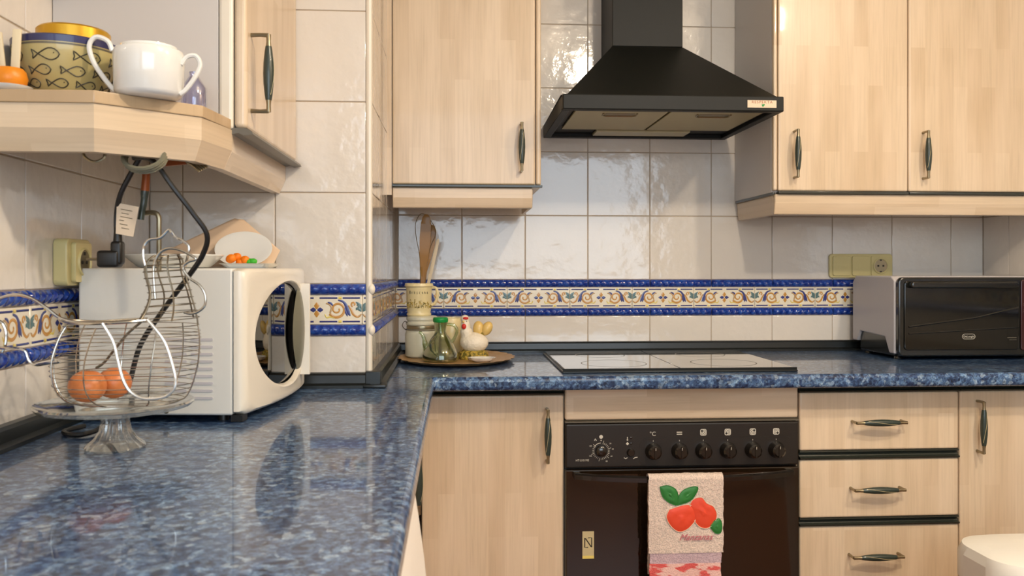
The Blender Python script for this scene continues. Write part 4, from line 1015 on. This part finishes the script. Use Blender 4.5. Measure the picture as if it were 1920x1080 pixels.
for row, (zc, cnt, sc) in enumerate(((.058, 8, 1.55), (.037, 9, 1.3), (.0195, 9, 1.15))):
    for i in range(cnt):
        a0 = 2*pi*(i+.5*(row % 2))/cnt; L = .0125*sc; hh = .0054*sc
        r = bowl_r(SZ+zc)
        def fp(u, v): return on_bowl(a0+u*L/r, SZ+zc+v*hh)
        up = [(1, 0), (.7, .8), (.25, .95), (-.25, .35), (-.6, -.15), (-1, -.75), (-.92, -.1), (-1, .75), (-.6, .1), (-.25, -.4), (.25, -.95), (.7, -.8)]
        fm.tube([fp(u, v) for u, v in up], .0009, 4, closed=True, smooth=2)
        fm.blob(fp(.62, .2), (.0009, .0009, .0009), 6, 4)
for i in range(22):
    a0 = 2*pi*i/22; z = SZ+.007; r = bowl_r(z)
    fm.tube([on_bowl(a0+u*.006/r, z+.0025*sin(u*3)) for u in (-1, -.4, .2, .9)], .0012, 4)
part('painted_fish', fm, 'ink', bw, label='rows of dark outlined fishes')
single('round_tin', MB().lathe([(0, SZ+.013), (.045, SZ+.013), (.0470, SZ+.018), (.0500, SZ+.090), (.0520, SZ+.092), (.0520, SZ+.110), (.0490, SZ+.113), (0, SZ+.113)], 44, (-.585, 1.355, 0)), 'gold_lid', 'yellow-gold round container standing inside the fish bowl', 'tin', base=(-.585, 1.355, SZ+.013))
Cc = (-.4530, 1.300)
sc_ = thing('sugar_bowl', 'white porcelain two-handled cup at the front edge of the end shelf', 'cup', (Cc[0], Cc[1], SZ))
part('body', MB().lathe([(0, SZ), (.038, SZ), (.0440, SZ+.003), (.0480, SZ+.008), (.0500, SZ+.055), (.0502, SZ+.0640), (.0480, SZ+.0695), (.0400, SZ+.0735), (.0395, SZ+.0765), (.0370, SZ+.0765), (.0380, SZ+.072), (.047, SZ+.066), (.0455, SZ+.010), (0, SZ+.006)], 48, (Cc[0], Cc[1], 0)), 'ceramic', sc_)
part('handle', MB().tube([(Cc[0]-.0500, Cc[1]-.008, SZ+.068), (Cc[0]-.0560, Cc[1]-.010, SZ+.082), (Cc[0]-.0720, Cc[1]-.012, SZ+.087), (Cc[0]-.0810, Cc[1]-.013, SZ+.074), (Cc[0]-.0760, Cc[1]-.012, SZ+.052), (Cc[0]-.0630, Cc[1]-.010, SZ+.030), (Cc[0]-.0500, Cc[1]-.008, SZ+.013), (Cc[0]-.0460, Cc[1]-.006, SZ+.010)], .0036, 8, smooth=5), 'ceramic', sc_)
part('handle', MB().tube([(Cc[0]+.0480, Cc[1]-.006, SZ+.050), (Cc[0]+.0560, Cc[1]-.004, SZ+.062), (Cc[0]+.0680, Cc[1]-.002, SZ+.064), (Cc[0]+.0740, Cc[1], SZ+.052), (Cc[0]+.0680, Cc[1]-.002, SZ+.034), (Cc[0]+.0550, Cc[1]-.004, SZ+.014), (Cc[0]+.0460, Cc[1]-.006, SZ+.006)], .0036, 8, smooth=5), 'ceramic', sc_)
single('blue_bottle', MB().lathe([(0, SZ), (.018, SZ), (.020, SZ+.004), (.020, SZ+.040), (.012, SZ+.052), (.007, SZ+.060), (.008, SZ+.066), (0, SZ+.066)], 28, (-.4220, 1.415, 0)), 'blue_glass', 'little blue glass bottle behind the white two-handled cup', 'bottle', base=(-.422, 1.415, SZ))
O = (-.6370, 1.268)
single('saucer', MB().lathe([(0, SZ), (.020, SZ), (.0290, SZ+.0060), (.0305, SZ+.0080), (.0290, SZ+.0080), (.0190, SZ+.003), (0, SZ+.003)], 40, (O[0], O[1], 0)), 'ceramic', 'white saucer at the left end of the shelf under the orange pot', 'saucer', base=(O[0], O[1], SZ))
single('orange_pot', MB().lathe([(0, SZ+.0035), (.015, SZ+.0035), (.022, SZ+.010), (.0240, SZ+.020), (.0215, SZ+.030), (.018, SZ+.034), (.016, SZ+.034), (.016, SZ+.012), (0, SZ+.010)], 36, (O[0], O[1], 0)), 'orange', 'rounded orange pot on the white saucer, holding pale sticks', 'pot', base=(O[0], O[1], SZ+.0035))
for i, (dx, dy, tl, w, lab) in enumerate(((.008, -.002, 3, .0060, 'widest pale wooden stick in the orange pot, nearest the fish bowl'), (-.006, .000, -6, .0035, 'narrow pale wooden stick in the middle of the orange pot'), (-.010, .004, -8, .0035, 'pale wooden stick leaning left in the orange pot'))):
    mb = MB(); mb.T = Matrix.Translation((O[0]+dx, O[1]+dy, SZ+.0125)) @ Matrix.Rotation(R(tl), 4, 'Y')
    mb.box(-w, w, -.002, .002, 0, .078-.004*i)
    single('wooden_stick', mb, 'stick', lab, 'stick', 'sticks in the orange pot', base=(O[0]+dx, O[1]+dy, SZ+.0125), bevel=.0012)

# ---------------------------------------------------------------- hanging things under the shelf
hk = MB().tube([(-.535, 1.300, .232), (-.535, 1.296, .190), (-.545, 1.294, .170), (-.530, 1.292, .158), (-.515, 1.294, .165), (-.518, 1.296, .182)], .0022, 6, smooth=5)
single('ring_hook', hk, 'nickel', 'small metal ring hook under the left end of the shelf', 'hook', base=(-.535, 1.30, .232))
cw = MB()
for k in range(3):
    cw.tube([(-.468+.030*cos(R(a)), 1.320+.014*sin(R(a))+k*.005, .172+.022*sin(R(a))-.002*k) for a in range(0, 360, 20)], .0036, 6, closed=True)
single('coiled_tube', cw, 'olive', 'coil of pale grey tubing hung under the shelf', 'tube', base=(-.468, 1.32, .172))
pc = thing('power_cable', 'thick black power cable looping down from under the shelf behind the hen basket', 'cable', (-.40, 1.36, -.05))
def atY(px, py, Y):
    th_ = math.atan(107/1600); u = (px-960)/1600; w = (505-py)/1600; rx = sin(th_)+u*cos(th_); ry = cos(th_)-u*sin(th_); return (rx*Y/ry, Y, w*Y/ry)
cpts = [atY(250, 296, 1.36), atY(285, 300, 1.35), atY(325, 352, 1.35), atY(362, 400, 1.36), atY(388, 440, 1.37), atY(380, 478, 1.38), atY(352, 520, 1.39), atY(300, 590, 1.41), atY(262, 650, 1.42), atY(238, 730, 1.42)]
part('cord', MB().tube(cpts+[(-.560, 1.41, ZT+.014), (-.575, 1.37, ZT+.0055), (-.600, 1.37, ZT+.0055), (-.618, 1.40, ZT+.0055), (-.605, 1.44, ZT+.0055)], .0042, 8, smooth=6), 'cable', pc)
pg = thing('power_plug', 'black mains plug hanging on its cord above the left wall socket', 'plug', atY(210, 485, 1.40))
part('cord', MB().tube([atY(262, 296, 1.38), atY(243, 330, 1.385), atY(226, 365, 1.39), atY(219, 400, 1.40), atY(219, 440, 1.40)], .0042, 8, smooth=5), 'cable', pg)
q = atY(221, 455, 1.40); part('strain_relief', MB().tube([(q[0], q[1], q[2]+.025), (q[0], q[1], q[2]-.006)], [.0055, .0075], 10), 'cable', pg)
q = atY(210, 485, 1.40); part('body', MB().box(q[0]-.020, q[0]+.014, 1.387, 1.413, q[2]-.014, q[2]+.013).box(q[0]+.000, q[0]+.018, 1.390, 1.410, q[2]-.010, q[2]+.028), 'cable', pg, bevel=.005, seg=3)
for dy in (-.008, .008): part('pin', MB().tube([(q[0]-.036, 1.40+dy, q[2]-.001), (q[0]-.019, 1.40+dy, q[2]-.001)], .0022, 8), 'nickel', pg)
a = [atY(*p, 1.393) for p in ((219, 380), (260, 388), (250, 444), (217, 438))]
tg = thing('cord_tag', 'cream paper tag with printed lines wrapped on the plug cord', 'tag', a[0])
mb = MB(); mb.add(a+[(x, y+.0006, z) for x, y, z in a], [(0, 1, 2, 3), (7, 6, 5, 4), (0, 4, 5, 1), (1, 5, 6, 2), (2, 6, 7, 3), (3, 7, 4, 0)]); part('paper', mb, 'label', tg)
mb = MB()
for i, (u0, u1) in enumerate(((.2, .75), (.25, .6), (.2, .8), (.15, .4), (.2, .6), (.3, .7))):
    v = .18+.12*i
    def bl(u, v): p = [a[0][k]*(1-u)*(1-v)+a[1][k]*u*(1-v)+a[2][k]*u*v+a[3][k]*(1-u)*v for k in range(3)]; return (p[0], p[2])
    mb.ribbon([bl(u0, v), bl(u1, v)], .0010, 1.3928, thick=.0003)
part('print', mb, 'nickel', tg)
lt = thing('gas_lighter', 'brown-handled kitchen lighter with dark green tip hanging below the shelf', 'lighter', atY(272, 360, 1.42))
part('handle', MB().tube([atY(274, 312, 1.42), atY(274, 335, 1.42), atY(272, 358, 1.42)], [.0058, .0062, .0068], 10), 'copper', lt)
part('nozzle', MB().tube([atY(272, 358, 1.42), atY(270, 380, 1.42), atY(266, 398, 1.42), atY(264, 412, 1.42)], [.0068, .0056, .0050, .0052], 10, smooth=3), 'spindle', lt)
single('bent_pipe', MB().tube([atY(268, 400, 1.44), atY(288, 399, 1.44), atY(297, 406, 1.44), atY(298, 430, 1.44), atY(298, 508, 1.445)], .0042, 8, smooth=4), 'nickel', 'bent metal pipe end between the lighter and the hanging cable', 'pipe', base=atY(298, 430, 1.44))
tn = thing('serving_tongs', 'metal and brown utensil with a fluted end tucked under the shelf', 'tongs', atY(330, 300, 1.40))
part('handle', MB().prism([(p[0], p[2]) for p in (atY(300, 298, 1.40), atY(345, 296, 1.40), atY(350, 308, 1.40), atY(305, 312, 1.40))], 1.398, 1.404, 'y'), 'copper', tn)
fl = MB()
for i in range(5): fl.tube([atY(338+i*2, 300-i*2, 1.40+.002*i), atY(358+i*3, 308-i*2, 1.40+.002*i), atY(374+i*4, 322-i*2, 1.40+.002*i)], .0020, 6, smooth=3)
part('fluted_end', fl, 'nickel', tn)

# ---------------------------------------------------------------- cake stand, wire hen basket and eggs
CS = (-.4960, 1.285)
flute = lambda a, r, z: 1+.05*cos(16*a)
cs_ = thing('cake_stand', 'clear glass pedestal cake stand on the left worktop under the wire hen basket', 'cake stand', (CS[0], CS[1], ZT))
fp_ = [(0, 0), (.040, 0), (.0415, .003), (.038, .007), (.028, .015), (.021, .026), (.0185, .040), (.0195, .050), (.024, .056), (0, .056)]
part('pedestal', MB().lathe([(r_, ZT+z+.0003) for r_, z in fp_], 96, (CS[0], CS[1], 0), wob=lambda a, r_, z: 1+(.055*cos(16*a) if .015 < r_ < .0390 else 0)), 'glass', cs_)
pz = ZT+.0565
part('plate', MB().lathe([(0, pz), (.085, pz), (.103, pz+.004), (.109, pz+.010), (.107, pz+.0125), (.101, pz+.009), (.084, pz+.0045), (0, pz+.0045)], 96, (CS[0], CS[1], 0), wob=lambda a, r_, z: 1+(.010*cos(40*a) if r_ > .1 else 0)), 'glass', cs_)
BZ = pz+.0055
Yb = CS[1]
def w(px, py, Y=Yb): return Vector(atY(px, py, Y))
# side outline sampled by height: (height py, left px, right px, half depth)
OUT = [(757, 150, 322, .030), (748, 125, 345, .052), (735, 112, 355, .066), (718, 104, 362, .076), (700, 101, 367, .081), (682, 100, 371, .083), (664, 102, 373, .082), (648, 106, 374, .079), (634, 111, 374, .076), (621, 117, 373, .073), (610, 124, 371, .070)]
NECK = [(598, 262, 370, .058), (585, 270, 367, .050), (572, 276, 364, .045), (559, 280, 360, .041), (546, 280, 357, .038), (533, 277, 353, .036), (520, 273, 349, .035), (508, 271, 346, .034), (497, 272, 344, .034), (487, 278, 342, .031), (479, 290, 336, .024)]
bk = thing('hen_basket', 'silver wire egg basket shaped like a hen on the glass cake stand', 'basket', (CS[0], CS[1], BZ))
rg = MB(); rn = MB()
def ring(mb, py, xl, xr, hd, r, n=36, tilt=0):
    a, b = w(xl, py), w(xr, py); c = (a+b)/2; hx = (b.x-a.x)/2
    mb.tube([(c.x+hx*cos(t_), c.y+hd*sin(t_), c.z+tilt*cos(t_)) for t_ in (2*pi*i/n for i in range(n))], r, 5, closed=True)
for py, xl, xr, hd in OUT: ring(rg, py, xl, xr, hd, .0007)
for (p1, a1, b1, h1), (p2, a2, b2, h2) in list(zip(OUT, OUT[1:]))[::2]: ring(rg, (p1+p2)/2, (a1+a2)/2, (b1+b2)/2, (h1+h2)/2, .0006)
part('body_wires', rg, 'wire', bk)
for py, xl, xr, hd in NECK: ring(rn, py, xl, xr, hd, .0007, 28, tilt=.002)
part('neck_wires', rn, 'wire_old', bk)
def rib(angle, rows, r=.0017):
    pts = []
    for py, xl, xr, hd in rows:
        a, b = w(xl, py), w(xr, py); c = (a+b)/2; hx = (b.x-a.x)/2; pts.append((c.x+hx*cos(angle), c.y+hd*sin(angle), c.z))
    return pts
for ang in (0, 55, 110, 150, 180, 215, 255, 305):
    part('rib', MB().tube(rib(R(ang), OUT), .0011, 6, smooth=2), 'wire', bk)
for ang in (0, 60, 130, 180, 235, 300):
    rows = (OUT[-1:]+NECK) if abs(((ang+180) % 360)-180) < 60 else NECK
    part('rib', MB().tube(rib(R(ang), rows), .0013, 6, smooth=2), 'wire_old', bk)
def wire(name, pxs, r=.0020, mt='wire', dY=0, closed=False):
    pts = [w(p[0], p[1], Yb+(p[2] if len(p) > 2 else dY)) for p in pxs]
    part(name, MB().tube(pts, r, 8, smooth=6, closed=closed), mt, bk)
wire('back_wire', [(-8, 563), (14, 555), (36, 553), (60, 560), (88, 578), (112, 596), (140, 604), (185, 606), (232, 604), (276, 600)], .0024, 'chrome', -.015)
wire('back_wire', [(112, 598, .03), (140, 601, .055), (185, 603, .068), (232, 600, .062), (276, 598, .05)], .0022, 'wire', 0)
wire('rim_wire', [(112, 600, 0), (125, 605, -.04), (160, 607, -.066), (200, 606, -.072), (240, 604, -.066), (272, 601, -.052)], .0022, 'wire')
wire('tail_wire', [(-8, 600), (4, 606), (11, 622), (10, 645), (4, 660)], .0024, 'chrome', -.01)
wire('tail_wire', [(-8, 652), (14, 653), (38, 654), (48, 660), (54, 675), (66, 684), (90, 681), (112, 678)], .0022, 'chrome', -.02)
wire('wing', [(276, 599), (308, 640), (325, 690), (329, 720), (318, 738), (300, 746), (268, 747), (245, 735), (231, 712), (221, 675), (212, 640), (192, 606)], .0024, 'white_wire', -.080)
wire('far_wing', [(268, 601), (240, 625), (215, 655), (195, 680), (180, 690)], .0020, 'wire_old', .070)
wire('comb', [(273, 500), (269, 482), (270, 462), (280, 450), (297, 447), (304, 443), (315, 432), (321, 434), (330, 445), (345, 453), (354, 463), (352, 480), (347, 500)], .0020, 'chrome', -.010)
wire('beak', [(291, 560), (288, 520), (289, 495), (296, 478), (308, 468), (325, 466), (345, 472), (367, 485), (355, 490), (345, 497), (343, 505)], .0020, 'wire', -.030)
wire('wattle', [(343, 505), (356, 522), (374, 535), (384, 552), (384, 572), (372, 584), (358, 588), (345, 586)], .0019, 'wire', -.028)
single('brown_egg', MB().blob(tuple(w(166, 724, Yb-.020)), (.0262, .0240, .0232), 24, 16, fn=lambda v: 1-.06*v.x), 'brown_egg', 'brown egg in the wire hen basket, nearer one at the tail end', 'egg', 'eggs in the hen basket', base=tuple(w(166, 724, Yb-.02)))
single('brown_egg', MB().blob(tuple(w(212, 718, Yb+.022)), (.0250, .0225, .0228), 24, 16, fn=lambda v: 1+.06*v.x), 'brown_egg', 'brown egg in the wire hen basket, further back towards the middle', 'egg', 'eggs in the hen basket', base=tuple(w(212, 718, Yb+.022)))

# ---------------------------------------------------------------- washing machine under the left worktop
wm = thing('washing_machine', 'white washing machine under the left worktop, only its curved front edge in view', 'washing machine', (-.36, .80, ZF))
part('body', MB().box(XL+.03, -.085, .600, 1.190, ZF+.01, -.300), 'washer', wm, bevel=.004)
fr = [(-.085, -.301), (-.056, -.302), (-.0500, -.340), (-.0420, -.400), (-.0370, -.450), (-.0350, -.520), (-.0350, -1.10), (-.085, -1.10)]
part('front_panel', MB().prism(fr, .602, 1.188, 'y'), 'washer', wm, bevel=.005, seg=3)
dw = MB().box(-.046, -.0250, 1.05, 1.16, -.4240, -.4200)
part('drawer_lip', dw, 'white_plastic', wm, bevel=.001)
part('drawer_grip', MB().prism([(-.040, -.4245), (-.0210, -.4245), (-.0150, -.440), (-.0135, -.472), (-.0360, -.480)], 1.12, 1.145, 'y'), 'tag_grey', wm, bevel=.002)

# ceiling lamp fittings
for i, (x, y) in enumerate(((.74, .55), (1.45, .92))):
    cl_ = thing('ceiling_light', ('round white ceiling fitting nearer the left worktop', 'round white ceiling fitting nearer the right wall')[i], 'lamp', (x, y, ZC_-.06))
    part('housing', MB().lathe([(0, ZC_-.0005), (.10, ZC_-.0005), (.10, ZC_-.045), (.092, ZC_-.060), (.088, ZC_-.060), (.088, ZC_-.030), (0, ZC_-.030)], 32, (x, y, 0)), 'white_plastic', cl_)
